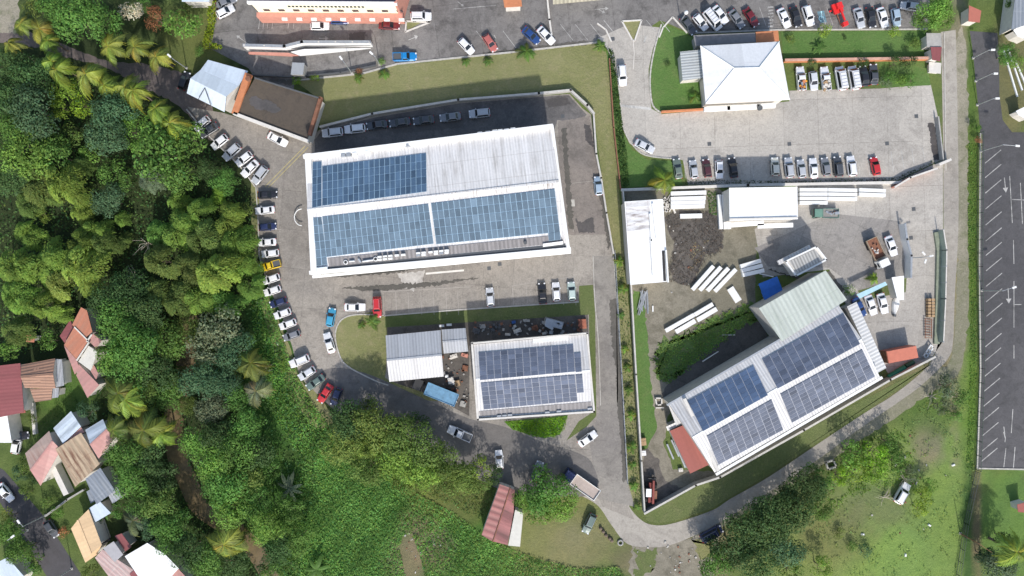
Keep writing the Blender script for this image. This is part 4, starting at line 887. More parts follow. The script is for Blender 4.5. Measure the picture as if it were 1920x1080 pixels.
# ------------------------------------------------------------------ vehicles
CARS={ # L,W,H, belt, cabin x0 x1 roof x0 x1
 'hatch':(4.05,1.76,1.48,.92,-1.9,.95,-1.5,.2), 'sedan':(4.5,1.78,1.44,.92,-1.75,.95,-1.15,.15),
 'suv':(4.5,1.88,1.72,1.02,-2.1,.95,-1.85,.4), 'van':(5.1,2.0,2.2,1.15,-2.42,1.95,-2.34,1.25),
 'pickup':(5.1,1.85,1.75,1.02,-.55,1.1,-.4,.45)}
def make_vehicle(kind):
    L,W,Ht,bz,x0,x1,r0,r1=CARS[kind]; h=W/2
    th=bpy.data.objects.new('parked_car' if kind not in('van','pickup') else {'van':'parked_van','pickup':'pickup_truck'}[kind],None); col.objects.link(th)
    st=[(-L/2,.86,.55,bz-.12),(-L/2+.18,.95,.32,bz-.02),(-L/2+.7,1.,.26,bz),(0,1.,.24,bz),(x1-.05,1.,.25,bz-.02),(L/2-.75,.98,.28,bz-.1 if kind!='van' else bz-.1),(L/2-.25,.9,.32,bz-.2),(L/2,.72,.45,bz-.34)]
    m=MB(); rings=[]
    for x,wf,zb,zt in st:
        w=h*wf; rings.append([Vector((x,-w*.93,zb)),Vector((x,-w,(zb+zt)/2)),Vector((x,-w*.97,zt-.08)),Vector((x,-w*.84,zt)),Vector((x,0,zt+.035)),Vector((x,w*.84,zt)),Vector((x,w*.97,zt-.08)),Vector((x,w,(zb+zt)/2)),Vector((x,w*.93,zb))])
    for a,b in zip(rings[:-1],rings[1:]):
        for i in range(8): m.poly([a[i],a[i+1],b[i+1],b[i]])
        m.poly([a[8],a[0],b[0],b[8]])
    m.poly(rings[0][::-1]); m.poly(rings[-1])
    if kind=='pickup':
        pass
    # cabin
    w0=h*.9; w1=h*.72; zb=bz-.03; zr=Ht
    c=[Vector((x0,-w0,zb)),Vector((x1,-w0,zb)),Vector((x1,w0,zb)),Vector((x0,w0,zb))]
    r=[Vector((r0,-w1,zr)),Vector((r1,-w1,zr-.02)),Vector((r1,w1,zr-.02)),Vector((r0,w1,zr))]
    cr=(r0+r1)/2
    for i in range(4):
        j=(i+1)%4; m.poly([c[i],c[j],r[j],r[i]])
    rc=[Vector((r0+.15,-w1*.75,zr+.05)),Vector((r1-.15,-w1*.75,zr+.04)),Vector((r1-.15,w1*.75,zr+.04)),Vector((r0+.15,w1*.75,zr+.05))]
    m.poly(rc)
    for i in range(4):
        j=(i+1)%4; m.poly([r[i],r[j],rc[j],rc[i]])
    m.build('body',m_paint,th,weld=True,smooth=False,bevel=.035)
    # glass
    def pane(nm,a,b,cc,d,n0=.1,n1=.1,s=.08,mat=m_glass):
        # a,b bottom ; d,cc top
        u=lambda p,q,t:p+(q-p)*t
        A=u(u(a,b,s),u(d,cc,s),n0);B=u(u(a,b,1-s),u(d,cc,1-s),n0);C_=u(u(a,b,1-s),u(d,cc,1-s),1-n1);D_=u(u(a,b,s),u(d,cc,s),1-n1)
        n=(B-A).cross(D_-A).normalized()
        ctr=Vector((cr,0,(zb+zr)/2))
        if n.dot((A+C_)/2-ctr)<0: n=-n
        g=MB(); o=n*.02; q=[A+o,B+o,C_+o,D_+o]; q2=[p-n*.03 for p in q]
        g.poly(q); g.poly(q2[::-1])
        for i in range(4):
            j=(i+1)%4; g.poly([q[j],q[i],q2[i],q2[j]])
        g.build(nm,mat,th)
    pane('windscreen',c[1],c[2],r[2],r[1],.08,.06,.07); pane('rear_window',c[3],c[0],r[0],r[3],.22,.1,.12)
    pane('side_window',c[0],c[1],r[1],r[0],.18,.12,.08); pane('side_window',c[2],c[3],r[3],r[2],.18,.12,.08)
    for sx in (L/2-.85,-L/2+.8):
        for sy in (-1,1):
            g=MB(); g.tube((sx,sy*(h-.22),.33),(sx,sy*(h+.005),.33),.33,.33,14); wl=g.build('wheel',m_tyre,th)
            g=MB(); g.tube((sx,sy*(h),.33),(sx,sy*(h+.015),.33),.2,.2,10); g.build('rim',m_rim,wl)
    for sy in (-1,1):
        g=MB(); g.box((L/2-.17,sy*h*.66,bz-.25),(.28,.34,.14),-sy*.35); g.build('headlight',m_lampw,th)
        g=MB(); g.box((-L/2+.05,sy*h*.76,bz-.15),(.12,.26,.2)); g.build('tail_light',m_lampr,th)
        g=MB(); g.box((x1-.25,sy*(h+.06),bz+.08),(.14,.2,.14)); g.build('wing_mirror',m_paint,th)
    if kind=='pickup':
        g=MB(); g.box((-1.62,0,bz+.02),(1.7,1.45,.06)); g.build('cargo_bed',m_dgrey,th)
        for sy in (-1,1): g=MB(); g.box((-1.58,sy*.8,bz+.12),(1.95,.1,.28)); g.build('bed_side',m_paint,th)
        g=MB(); g.box((-2.5,0,bz+.1),(.08,1.6,.28)); g.build('tailgate',m_paint,th)
    if kind in('suv','van'):
        for sy in (-1,1): g=MB(); g.box((cr,sy*w1*.86,zr+.07),((r1-r0)*.8,.05,.05)); g.build('roof_rail',m_galv,th)
    if kind=='van':
        for k in range(5): g=MB(); g.box((r0+.4+k*.7,0,zr+.09),(.06,w1*1.5,.06)); g.build('roof_bar',m_galv,th)
    # plate
    g=MB(); g.box((L/2-.01,0,.5),(.05,.5,.12)); g.build('number_plate',m_white,th)
    return th
CC={'white':(.78,.78,.79),'cream':(.72,.7,.6),'silver':(.45,.47,.5),'pale silver':(.58,.6,.63),'grey':(.2,.21,.23),'dark grey':(.07,.075,.085),'black':(.02,.02,.024),'navy blue':(.02,.03,.09),'bright blue':(.01,.22,.55),'light blue':(.06,.33,.52),'dark blue':(.02,.06,.2),'red':(.5,.025,.03),'maroon':(.15,.015,.02),'salmon red':(.45,.13,.11),'yellow':(.72,.5,.02),'green grey':(.14,.18,.15),'dark maroon':(.08,.025,.03),'silver blue':(.35,.45,.55),'grey green':(.12,.17,.15),'pale green':(.5,.6,.55)}
protos={}
KN={'hatch':'hatchback','sedan':'saloon','suv':'estate car','van':'van','pickup':'pick-up'}
def car(kind,color,px,py,deg,label,group=None,s=1.,h=0):
    if kind not in protos: o=protos[kind]=make_vehicle(kind); first=True
    else: first=False; o=copy_tree(protos[kind])
    b=P(px,py)*( (H-.9)/H ); b.z=.045
    o.location=b; o.rotation_euler=(0,0,math.radians(deg)); o.scale=(s,s,s)
    for k in [o]+list(o.children_recursive): k.color=tuple(CC[color])+(1,)
    if 'group' in o: del o['group']
    setp(o,label,{'van':'van','pickup':'pick-up'}.get(kind,'car'),group)
    return o
ORD=['first','second','third','fourth','fifth','sixth','seventh','eighth','ninth','tenth','eleventh','twelfth','thirteenth','fourteenth','fifteenth','sixteenth']
def row(where,group,items,s=.93):
    for i,(k,c,x,y,d) in enumerate(items):
        car(k,c,x,y,d,f'{c} {KN[k]}, {ORD[i]} {where}',group,s)
row('from the top in the diagonal row above the wood','cars parked diagonally above the wood',[('hatch','white',378,232,220),('sedan','dark grey',391,244,212),('hatch','white',411,266,218),('suv','silver',434,285,222),('hatch','white',457,298,218),('sedan','white',468,316,224),('suv','silver',487,328,232)])
row('from the top in the left kerb row of the compound','cars along the left kerb of the compound',[('sedan','black',501,365,2),('sedan','white',496,394,185),('hatch','navy blue',501,425,5),('sedan','white',499,454,183),('hatch','white',506,475,186),('pickup','yellow',506,498,195),('hatch','white',508,523,198),('hatch','white',510,545,198),('hatch','navy blue',521,567,198),('hatch','white',529,588,200),('hatch','white',539,608,200),('hatch','grey',546,629,200)],.88)
row('from the top of the slanted row at the road bend','cars slanted at the road bend',[('suv','white',561,677,202),('hatch','pale silver',575,700,212),('sedan','grey green',591,717,215),('sedan','red',609,738,236),('hatch','navy blue',630,744,250)])
row('from left in the shaded row above the main hall','cars in the shaded alley',[('suv','pale silver',623,248,186),('suv','white',665,241,186),('sedan','dark grey',706,234,188),('sedan','dark grey',749,229,188),('sedan','dark grey',794,225,187),('sedan','grey',844,219,187),('suv','silver',899,212,186)],.95)
row('from the left in front row of the east car park','cars in front row of the east car park',[('sedan','green grey',1271,316,98),('hatch','silver',1301,317,97),('hatch','dark maroon',1326,315,98),('hatch','white',1349,317,-87),('sedan','black',1375,314,98),('hatch','cream',1454,312,93),('suv','silver',1480,314,96),('hatch','silver',1503,316,96),('sedan','white',1526,315,94),('hatch','grey',1549,312,99),('suv','dark grey',1572,312,96),('suv','white',1597,311,97),('hatch','red',1642,311,101)],.92)
row('from the left in the back row behind the hipped building','vehicles in the back row of the east car park',[('pickup','white',1502,147,95),('hatch','pale silver',1526,151,-83),('pickup','white',1548,147,97),('van','white',1577,147,100),('van','white',1601,146,100),('sedan','black',1621,142,98),('sedan','dark grey',1639,139,92)],.95)
row('from the left in the top right row of the upper lot','cars in the top right row of the upper lot',[('sedan','white',1471,33,-65),('sedan','black',1493,31,-72),('suv','white',1516,29,-72),('sedan','silver',1612,33,-74),('sedan','black',1634,32,-78),('sedan','white',1656,32,-72),('hatch','silver blue',1681,32,-80),('hatch','silver',1707,11,172)],.93)
row('from the left in the slanted row by the lawn tip','cars slanted beside the lawn tip',[('sedan','dark grey',1291,47,-52),('hatch','white',1314,41,-50),('van','white',1336,37,-52),('sedan','white',1351,27,-52),('sedan','grey',1382,35,-54),('sedan','maroon',1409,32,-56)],.93)
for a in [('hatch','black',345,151,70,'white car coloured black for shade, parked against the left side of the gatehouse'),  # white car in shadow: the shade is put into its black body colour
 ('hatch','white',599,48,0,'white hatchback in the bay below the cream building facade'),
 ('sedan','maroon',730,47,-3,'maroon saloon under the right end of the salmon facade'),
 ('suv','white',789,30,0,'white estate car right of the cream building corner'),
 ('pickup','bright blue',759,106,2,'bright blue pick-up beside the top edge of the dry lawn'),
 ('hatch','white',874,86,-46,'white hatchback slanted left of the salmon red car'),
 ('hatch','salmon red',919,80,-56,'salmon red hatchback slanted at the lower edge of the upper lot'),
 ('sedan','dark blue',996,66,-42,'dark blue car slanted above the tallest young palm'),
 ('sedan','white',1024,66,-46,'white saloon slanted to the right of the dark blue car'),
 ('suv','white',1167,141,-86,'white estate with a long black roof on the entry drive'),
 ('hatch','white',422,21,28,'white hatchback beside the yellow hedge at the top'),
 ('sedan','grey',424,3,25,'grey saloon cut by the top edge beside the hedge'),
 ('sedan','white',520,261,-28,'white saloon parked alone below the brown roof'),
 ('sedan','pale silver',1209,274,-27,'pale silver saloon alone at the left corner of the east car park'),
 ('hatch','silver blue',1122,348,95,'silver blue hatchback alone in the alley right of the main hall'),
 ('sedan','white',665,576,0,'white saloon parked lengthways above the island lawn'),
 ('suv','red',707,576,-88,'red estate car at the top corner of the island lawn'),
 ('hatch','light blue',620,595,80,'light blue hatchback at the left tip of the island lawn'),
 ('sedan','white',617,643,107,'white saloon driving past the left of the island lawn'),
 ('hatch','pale silver',919,557,95,'pale silver hatchback alone in the bays below the main hall'),
 ('sedan','black',1017,550,94,'black saloon left of two pale cars below the main hall'),
 ('hatch','white',1043,547,94,'white hatchback between the black and pale green cars'),
 ('hatch','pale green',1072,546,94,'pale green hatchback at the right end of the bays below the hall'),
 ('sedan','white',1672,461,-70,'white saloon parked beside the dump truck'),
 ('sedan','dark blue',1612,576,-62,'dark blue car half under the warehouse lean-to'),
 ('sedan','white',1634,572,-70,'white saloon in front of the awning, nearer the warehouse'),
 ('sedan','white',1656,569,-75,'white saloon in front of the awning, nearer the white container'),
 ('suv','grey',1007,884,70,'grey car half hidden by the tree above the small red house'),
 ('sedan','white',1102,823,35,'white saloon at the junction of service road and lane'),
 ('suv','grey green',1105,982,-115,'grey green estate car parked on the dry grass by the bend'),
 ('van','navy blue',1334,1001,28,'dark van parked under the trees at the roadside'),
 ('sedan','white',9,924,-52,'white car on the village street at the left edge'),
 ('hatch','white',30,834,80,'white car beside the garden of the tan roofed house'),
 ('sedan','black',33,818,5,'black car between the white roof and garden bushes'),
 ('hatch','white',936,862,95,'white car half hidden beneath the tree at the service road'),
 ('hatch','dark blue',636,37,0,'small dark blue car under the facade of the cream building'),
 ('hatch','dark grey',96,992,-58,'grey green car at the kerb of the village street')]:
    car(a[0],a[1],a[2],a[3],a[4],a[5],None,.94)
wreck=car('suv','white',1692,925,60,'white stripped wreck of a car standing in the meadow')
wreck.name='wrecked_car'
o=car('pickup','pale silver',862,813,157,'pale silver pick-up at the edge of the trees on the service road'); 
# loads: things lying on the pick-ups
def load(label,cat,name,px,py,mats,n,sp,z=1.15,seed=1,smin=.2,smax=.6):
    r=random.Random(seed); m=MB(); c=P(px,py)*((H-1.2)/H)
    for i in range(n): m.box((c.x+r.uniform(-sp[0],sp[0]),c.y+r.uniform(-sp[1],sp[1]),z+r.uniform(0,.3)),(r.uniform(smin,smax),r.uniform(smin,smax),r.uniform(.1,.35)),r.uniform(0,3),mi=r.randrange(len(mats)))
    return setp(m.build(name,mats,origin=(c.x,c.y,z)),label,cat)
load('orange and grey site gear loaded on the first white pick-up','load','cargo',1506,160,[m_blackp,m_orange,M_plain('orange_plastic',(.8,.35,.03),.5),m_galv],16,(.6,.9),1.1,3)
load('pale rubble loaded on the second white pick-up','load','cargo',1550,158,[m_offw,m_kerb,m_wood],22,(.65,1.3),1.1,4)
# dump truck, flat bed truck, green truck, blue skip, telehandler, red lift
def truck(name,label,px,py,deg,L,W,cabm,bedm,sidem,cabL=1.7,bh=1.1,side=.45,cabH=2.3,gap=.25,cat='truck'):
    b=P(px,py)*((H-1.)/H); b.z=.045
    th=thing(name,label,cat,b,math.radians(deg))
    def B(nm,c,s,mat,par=None,tp=1.): m=MB(); m.box(c,s,0,taper=tp); m.v=[tuple(Vector(v)+org(par or th)) for v in m.v]; return m.build(nm,mat,par or th)
    xb=L/2-cabL-gap; bl=L-cabL-gap
    cab=B('cab',(L/2-cabL/2,0,.5+cabH/2-.25),(cabL,W*.92,cabH-.5),cabm,tp=.9)
    B('windscreen',(L/2-.03,0,cabH*.68),(.1,W*.8,.7),m_glass,cab); B('side_window',(L/2-cabL*.45,W*.45,cabH*.68),(cabL*.5,.06,.55),m_glass,cab); B('side_window',(L/2-cabL*.45,-W*.45,cabH*.68),(cabL*.5,.06,.55),m_glass,cab)
    B('chassis',(-.2,0,.62),(L-.8,.9,.25),m_blackp); B('bed_floor',(xb-bl/2,0,bh),(bl,W,.12),bedm)
    for sy in (-1,1): B('bed_side',(xb-bl/2,sy*(W/2-.04),bh+side/2),(bl,.09,side),sidem)
    for sx in (xb-.04,xb-bl+.04): B('bed_end',(sx,0,bh+side/2+.02),(.09,W-.18,side+.1),sidem)
    for sx in (L/2-.7,xb-bl*.62,xb-bl*.85):
        for sy in (-1,1):
            m=MB(); o0=org(th); m.tube(Vector((sx,sy*(W/2-.35),.45))+o0,Vector((sx,sy*(W/2-.02),.45))+o0,.45,.45,14); m.build('wheel',m_tyre,th)
    return th
truck('dump_truck','white cab dump truck with a rusty brown bed in the concrete yard',1644,474,-65,6.2,2.3,m_white,m_rust,M_plain('tan_side',(.35,.28,.2),.8),1.6)
load('coiled pale hose lying in the rusty truck bed','hose','hose',1640,467,[m_offw,m_rust],14,(.7,1.),1.15,9,.15,.5)
truck('flatbed_truck','long flatbed truck with dark blue cab and pale wooden deck at the road bend',1089,907,145,8.0,2.5,M_plain('dark_blue_paint',(.02,.035,.12),.4),M_plain('dusty_deck',(.42,.35,.31),.85,var=.2),m_white,1.9,1.15,.3)
truck('flatbed_truck','small green flatbed truck with pipes by the white office building',1548,400,180,5.2,1.9,M_plain('faded_green_paint',(.14,.26,.2),.5),M_plain('grey_deck',(.25,.24,.22),.8),M_plain('green_side',(.14,.24,.19),.6),1.7,.95,.2,1.9)
load('long grey pipes lying on the green truck deck','pipes','pipes',1560,400,[m_galv,m_rust],8,(1.,.4),1.05,12,.1,.9)
truck('tipper_lorry','old lorry with a dirty pale blue covered body below the grey shed',817,733,158,9.3,2.6,m_blackp,M_plain('dirty_blue_sheet',(.13,.27,.4),.6,var=.35),M_plain('dirty_blue_side',(.15,.32,.47),.6,var=.3),1.8,2.2,.2,2.0,.9)
m_redm=M_plain('faded_red_paint',(.22,.05,.04),.7,var=.4)
t=thing('telehandler','red and black telehandler with white cab roof in the dirt corner','machine',P(1219,921)+Vector((0,0,.02)),math.radians(88))
def TB(th,nm,c,s,mat,r=0,tp=1.): m=MB(); m.box(Vector(c)+org(th),s,r,taper=tp); return m.build(nm,mat,th)
TB(t,'chassis',(0,0,.9),(4.,1.1,.6),m_redm); TB(t,'cab',(.3,.75,1.6),(1.5,.95,1.5),m_blackp); TB(t,'cab_roof',(.3,.75,2.4),(1.6,1.05,.1),m_white); TB(t,'boom',(.3,-.3,1.7),(4.6,.4,.4),m_redm); TB(t,'fork_carriage',(2.9,-.1,.9),(.2,1.6,.9),m_blackp); TB(t,'engine_cover',(-.3,-.8,1.2),(1.6,.6,.7),m_rust)
for s1 in (-.6,.1): TB(t,'fork',(3.4,s1,.5),(1.1,.12,.08),m_dgrey)
for sx in (-1.4,1.4):
    for sy in (-1,1):
        m=MB(); o0=org(t); m.tube(Vector((sx,sy*.75,.6))+o0,Vector((sx,sy*1.15,.6))+o0,.6,.6,14); m.build('wheel',m_tyre,t)
t=thing('boom_lift','red trailer boom lift parked between silver and white cars','machine',P(1570,28),math.radians(-70))
m_brd=M_plain('bright_red_paint',(.68,.03,.03),.4,var=.1)
TB(t,'chassis',(-1.1,0,.8),(2.0,1.9,.5),m_brd); TB(t,'turret',(-1.3,.2,1.4),(1.2,1.1,.8),m_brd); TB(t,'boom',(.3,.1,1.7),(3.2,.3,.3),m_brd); TB(t,'basket',(2.5,.1,1.3),(.8,1.0,.9),m_brd); TB(t,'towing_bar',(1.2,-.3,.5),(2.6,.2,.15),m_rust); TB(t,'outrigger',(-1.1,1.1,.4),(.3,.9,.15),m_brd); TB(t,'outrigger',(-1.1,-1.1,.4),(.3,.9,.15),m_brd)
for sy in (-1,1):
    m=MB(); o0=org(t); m.tube(Vector((-.9,sy*.85,.35))+o0,Vector((-.9,sy*1.05,.35))+o0,.35,.35,12); m.build('wheel',m_tyre,t)
t=thing('motorcycle','black motorcycle parked under the cream building facade','motorcycle',P(617,38),0)
TB(t,'frame',(0,0,.6),(1.3,.25,.4),m_blackp); TB(t,'seat',(-.3,0,.85),(.7,.3,.12),m_blackp); TB(t,'handlebar',(.5,0,1.),(.08,.75,.06),m_galv)
for sx in (-.7,.7): m=MB(); o0=org(t); m.tube(Vector((sx,-.07,.32))+o0,Vector((sx,.07,.32))+o0,.32,.32,14); m.build('wheel',m_tyre,t)
# motor boat like white parts beside the container
t=thing('motorboat','small white boat hull upside down beside the white container','boat',P(1678,572),math.radians(80))
m=MB(); o0=org(t)
prev=None
for k in range(9):
    x=-1.9+k*.48; w=.75*math.sin(min(1,(k+.6)/5)*PI/2)*(1 if k<6 else (1-(k-5)*.22)); rg=[Vector((x,-w,.1))+o0,Vector((x,-w*.7,.6))+o0,Vector((x,0,.8))+o0,Vector((x,w*.7,.6))+o0,Vector((x,w,.1))+o0]
    if prev:
        for i in range(4): m.poly([prev[i],prev[i+1],rg[i+1],rg[i]])
    prev=rg
m.build('hull',m_white,t,smooth=True); TB(t,'outboard_cover',(-2.1,0,.5),(.5,.5,.5),m_dgrey); TB(t,'thwart',(0.2,0,.82),(.3,.9,.06),m_galv)
# red shipping container
t=thing('shipping_container','orange red steel container raised on blocks in the yard corner','container',P(1688,664)*.985,math.radians(11.))
t.location.z=.02
m=MB(); m.box(org(t)+Vector((0,0,1.75)),(6.0,2.45,2.5)); m.build('shell',M_roof('container_red',(.5,.15,.1),(.35,.12,.09),.6,.12,.3),t)
TB(t,'roof',(0,0,3.03),(5.9,2.35,.06),M_plain('container_roof_red',(.52,.17,.11),.6,var=.15)); 
for sy in (-.6,.6): TB(t,'door',(-3.04,sy,1.75),(.06,1.1,2.3),m_rust)
for x in (-2.6,2.6): TB(t,'block',(x,0,.25),(.4,2.4,.5),m_kerb)
# ------------------------------------------------------------------ precast beams
bi=[0]
def beam(label,a,b,w=.75,h=.7,z=0,group='precast concrete beams',mat=None,cat='beam'):
    A=P(*a);B=P(*b);d=B-A; th=thing('concrete_beam',label,cat,(A+B)/2+Vector((0,0,z+.02)),math.atan2(d.y,d.x),group)
    L=d.length; o0=org(th); m=MB()
    m.box(o0+Vector((0,0,.06+h/2)),(L,w,h)); m.build('shell',mat or m_white,th)
    m=MB(); 
    for x in (-L*.4,0,L*.4): m.box(o0+Vector((x,0,.03)),(.2,w*1.05,.06))
    m.build('bearer',m_wood,th); return th
for i,(y,zz) in enumerate(((362,0),(372,0),(380,0),(387,0))): beam(f'white precast beam, {ORD[i]} from the wall in the stack right of the storage building',(1256,y+2),(1322-i,y),.8,.9)
beam('single short white beam lying alone below the horizontal stack',(1274,406),(1315,405),.9,.6)
for i,x in enumerate((1350,1358,1365)): beam(f'upright lying white beam, {ORD[i]} from the left beside the office building',(x-4,366),(x,430),.7,.9)
for i in range(4): beam(f'diagonal white beam, {ORD[i]} from the left in the middle of the yard',(1297+i*14,543+i*1),(1336+i*14,499+i*2),.8,.7)
for i in range(3): beam(f'short ribbed white beam, {ORD[i]} from the top left of the raised cabin',(1386+i*2,500+i*8),(1424+i*3,489+i*9),.8,.9)
beam('long white beam in the far end of the lower diagonal pair',(1301,590),(1335,570),.8,.7); beam('long white beam in the near end of the lower diagonal pair',(1247,620),(1300,590),.8,.7)
beam('shorter white beam below the near diagonal one',(1266,622),(1302,601),.9,.7); beam('shorter white beam below the far diagonal one',(1306,600),(1342,579),.9,.7)
beam('wide white slab leaning alone left of the blue tarpaulin',(1368,540),(1384,565),1.4,.35)
for j,(x0,x1) in enumerate(((1496,1548),(1549,1603),(1607,1656))):
    for i in range((4,3,2)[j]):
        beam(f'white beam, {ORD[i]} from the wall in the {("left","middle","right")[j]} stack behind the green truck',(x0,357+i*8+(j==2)*0),(x1,357+i*8+j),.7,.9)
t=thing('metal_scrap_pile','bundle of silver metal strips below the storage building','scrap',P(1205,560)); m=MB()
for i in range(16):
    a=P(1196+random.uniform(0,20),546+random.uniform(-3,5)); b=P(1194+random.uniform(0,22),585+random.uniform(-10,6)); z=random.uniform(.1,.6); m.tube(up(a,z),up(b,z*.7),.1,.1,5)
m.build('strips',m_galv,t); m=MB()
for i in range(14): 
    c=P(1250+random.uniform(-14,14),385+random.uniform(-14,10)); m.box(up(c,.2),(random.uniform(.5,2.4),random.uniform(.1,.4),.3),random.uniform(0,3))
setp(m.build('rubble_pile',m_offw),'pale broken formwork scattered at the top right of the storage building','rubble')
# tarpaulin shed, blue
t=thing('tarpaulin_shelter','small bright blue tarpaulin shelter beside the grey green roof','shelter',P(1438,540),math.radians(22))
TB(t,'tarpaulin',(0,.85,2.3),(4.0,1.7,.12),m_bluetarp); TB(t,'tarpaulin',(0,-.85,2.15),(4.1,1.8,.12),m_bluetarp); 
for x in (-1.5,1.5):
    for y in (-1.2,1.2): TB(t,'post',(x,y,.9),(.1,.1,1.8),m_galv)
m=MB(); m.tube(P(1424,513,.2),P(1450,519,.2),.12,.12,6); setp(m.build('pipe',m_white),'thin white pipe lying above the blue tarpaulin','pipe')
m=MB(); m.tube(P(1317,678,.2),P(1347,659,.3),.14,.1,6); setp(m.build('branch',m_offw),'pale bent trunk lying on the dark soil above the warehouse','branch')
m=MB(); m.tube(P(1354,628,.2),P(1378,628,.2),.1,.1,6); setp(m.build('branch',m_offw),'short pale pole lying on the dark green growth','pole')
m=MB(); m.box(P(1224,579,.2),(.25,1.2,.2)); setp(m.build('plank',m_white),'small white plank on the dirt below the storage building','plank')
t=thing('frame','white open metal frame on the dirt near the shelter roof','frame',P(1235,752)); m=MB()
for a,b in (((1228,746),(1240,746)),((1228,746),(1231,759)),((1240,746),(1240,758)),((1231,759),(1240,758)),((1230,764),(1243,764))): wallstrip(m,P(*a),P(*b),.25,.1,.5)
m.build('bars',m_offw,t)
for i,(a,b) in enumerate((((1250,832),(1262,860)),((1258,824),(1272,855)),((1264,828),(1284,876)),((1268,826),(1287,876)))): beam(f'pale long profile, {ORD[i]} from the left beside the red annexe',a,b,.3,.4,group='profiles beside the annexe',mat=m_galv,cat='profile')
for lab,x,y,s,mt in (('orange brown crate near the yard wall corner',1206,828,(1.1,1.5,.8),m_wood),('white cube tank below the orange crate',1206,849,(1.0,1.0,1.0),m_white),('small pale box at the end of the long profiles',1276,881,(.9,.7,.6),m_offw)):
    m=MB(); m.box(P(x,y,s[2]/2+.02),s,.1,taper=.97); m.box(P(x,y,s[2]+.05),(s[0]*.9,s[1]*.1,.05),.1); m.box(P(x,y,s[2]+.05),(s[0]*.1,s[1]*.9,.05),.1); setp(m.build('crate' if 'crate' in lab else ('tank' if 'tank' in lab else 'box'),mt),lab,'crate' if 'crate' in lab else 'box')
# green roll of netting and pallets
for lab,a,b,r in (('long green tarpaulin roll beside the yard wall, lower one',(1664,707),(1694,688),.55),('short dark green roll at the end of the longer one',(1696,686),(1711,678),.45)):
    m=MB(); m.tube(up(P(*a),r),up(P(*b),r),r,r,12); setp(m.build('netting_roll',M_plain('green_netting',(.01,.2,.12) if r>.5 else (.02,.1,.06),.6)),lab,'roll')
t=thing('pallet_rack','stack of timber pallets against the panelled fence','pallets',P(1742,583)); m=MB()
for i in range(6):
    for j in range(2):
        c=P(1738+j*7,562+i*6); m.box(up(c,.5),(.6,.5,1.0),.02*i)
m.build('pallets',m_wood,t)
t=thing('metal_rack','rusty metal ladder rack below the timber pallets','rack',P(1741,620)); m=MB()
for i in range(8): wallstrip(m,P(1735,598+i*5,.6),P(1747,599+i*5,.6),.12,.5,.62)
for x in (1735,1747): wallstrip(m,P(x,598,.5),P(x,634,.5),.12,.38,.5)
m.build('bars',m_rust,t)
t=thing('scaffold_frame','white wire cage leaning beside the orange container','cage',P(1741,657)); m=MB()
for a,b in (((1732,668),(1746,646)),((1738,671),(1750,652)),((1732,668),(1738,671)),((1746,646),(1750,652)),((1736,662),(1742,665)),((1741,655),(1746,659))): wallstrip(m,P(*a,.8),P(*b,.8),.2,.6,.8)
m.build('bars',m_white,t)
# workshop yard clutter : one thing each
r=random.Random(21)
cl=[('silver tank on the black yard behind the workshop','tank',1038,606,(4.0,1.6,1.4),m_galv),('rusty red scrap heap in the corner of the black yard','scrap heap',1092,607,(1.6,2.0,.8),M_plain('red_rust',(.36,.13,.08),.9,var=.4)),('pale twisted panel in the middle of the black yard','panel',970,620,(1.6,.8,.3),m_offw),('round dark drum near the middle of the black yard','drum',1003,614,(1.2,.8,.7),m_rust),('blue crate in the black yard','crate',963,604,(.8,.6,.5),M_plain('blue_plastic',(.03,.1,.3),.5)),('grey machine block near the parapet','machine',1033,623,(.8,.8,.7),m_galv),('light box left of the grey machine block','box',1020,625,(.8,.5,.5),m_offw),('white tyre shape near the left of the black yard','tyre',952,627,(1.1,.5,.3),m_offw),('dark folded frame at the left end of the black yard','frame',893,620,(1.6,1.0,.4),m_dgrey),('grey plate leaning in the black yard','plate',905,612,(1.2,.8,.2),m_gwall),('small pale carton at the top of the black yard','carton',987,601,(1.4,.5,.4),m_kerb),('white appliance shell beside the lorry','appliance',846,713,(1.3,1.4,.9),m_offw),('brown crate beside the white appliance shell','crate',858,718,(1.1,1.2,.6),m_wood),('dark engine block below the shed','engine',788,723,(1.8,1.6,1.),m_blackp),('small orange tiles stack below the small shed','tiles',871,666,(1.5,.7,.3),m_salmon),('pale carton pile below the small shed','carton',851,668,(1.6,.9,.4),m_offw),('dark pallet beside the workshop wall','pallet',872,690,(1.2,1.2,.3),m_rust),('grey coil at the right end of the lorry','coil',868,757,(1.3,1.2,.3),m_gwall),('white box under the annexe canopy','box',838,705,(.7,.6,.6),m_white)]
for lab,cat,x,y,s,mt in cl:
    m=MB(); c=P(x,y)
    m.box(up(c,s[2]/2+.04),s,r.uniform(-.4,.4),taper=.88)
    for k in range(4): m.box((c.x+r.uniform(-.45,.45)*s[0],c.y+r.uniform(-.45,.45)*s[1],s[2]+.06),(s[0]*r.uniform(.15,.45),s[1]*r.uniform(.15,.45),.12),r.uniform(0,3))
    setp(m.build(cat.replace(' ','_'),mt),lab,cat)
m=MB()
for i in range(150):
    if i<95: c=P(r.uniform(884,1098),r.uniform(603,628))
    else: c=P(r.uniform(830,880),r.uniform(668,765))
    s=r.uniform(.12,.6); m.box(up(c,.04+s*.25),(s,s*r.uniform(.3,1),s*.5),r.uniform(0,3),mi=r.randrange(4))
setp(m.build('scrap_litter',[m_dgrey,m_rust,m_kerb,m_gwall],origin=(0,0,0)),'small scrap and rubble strewn over the black workshop yard','rubble',kind='stuff')
m=MB()
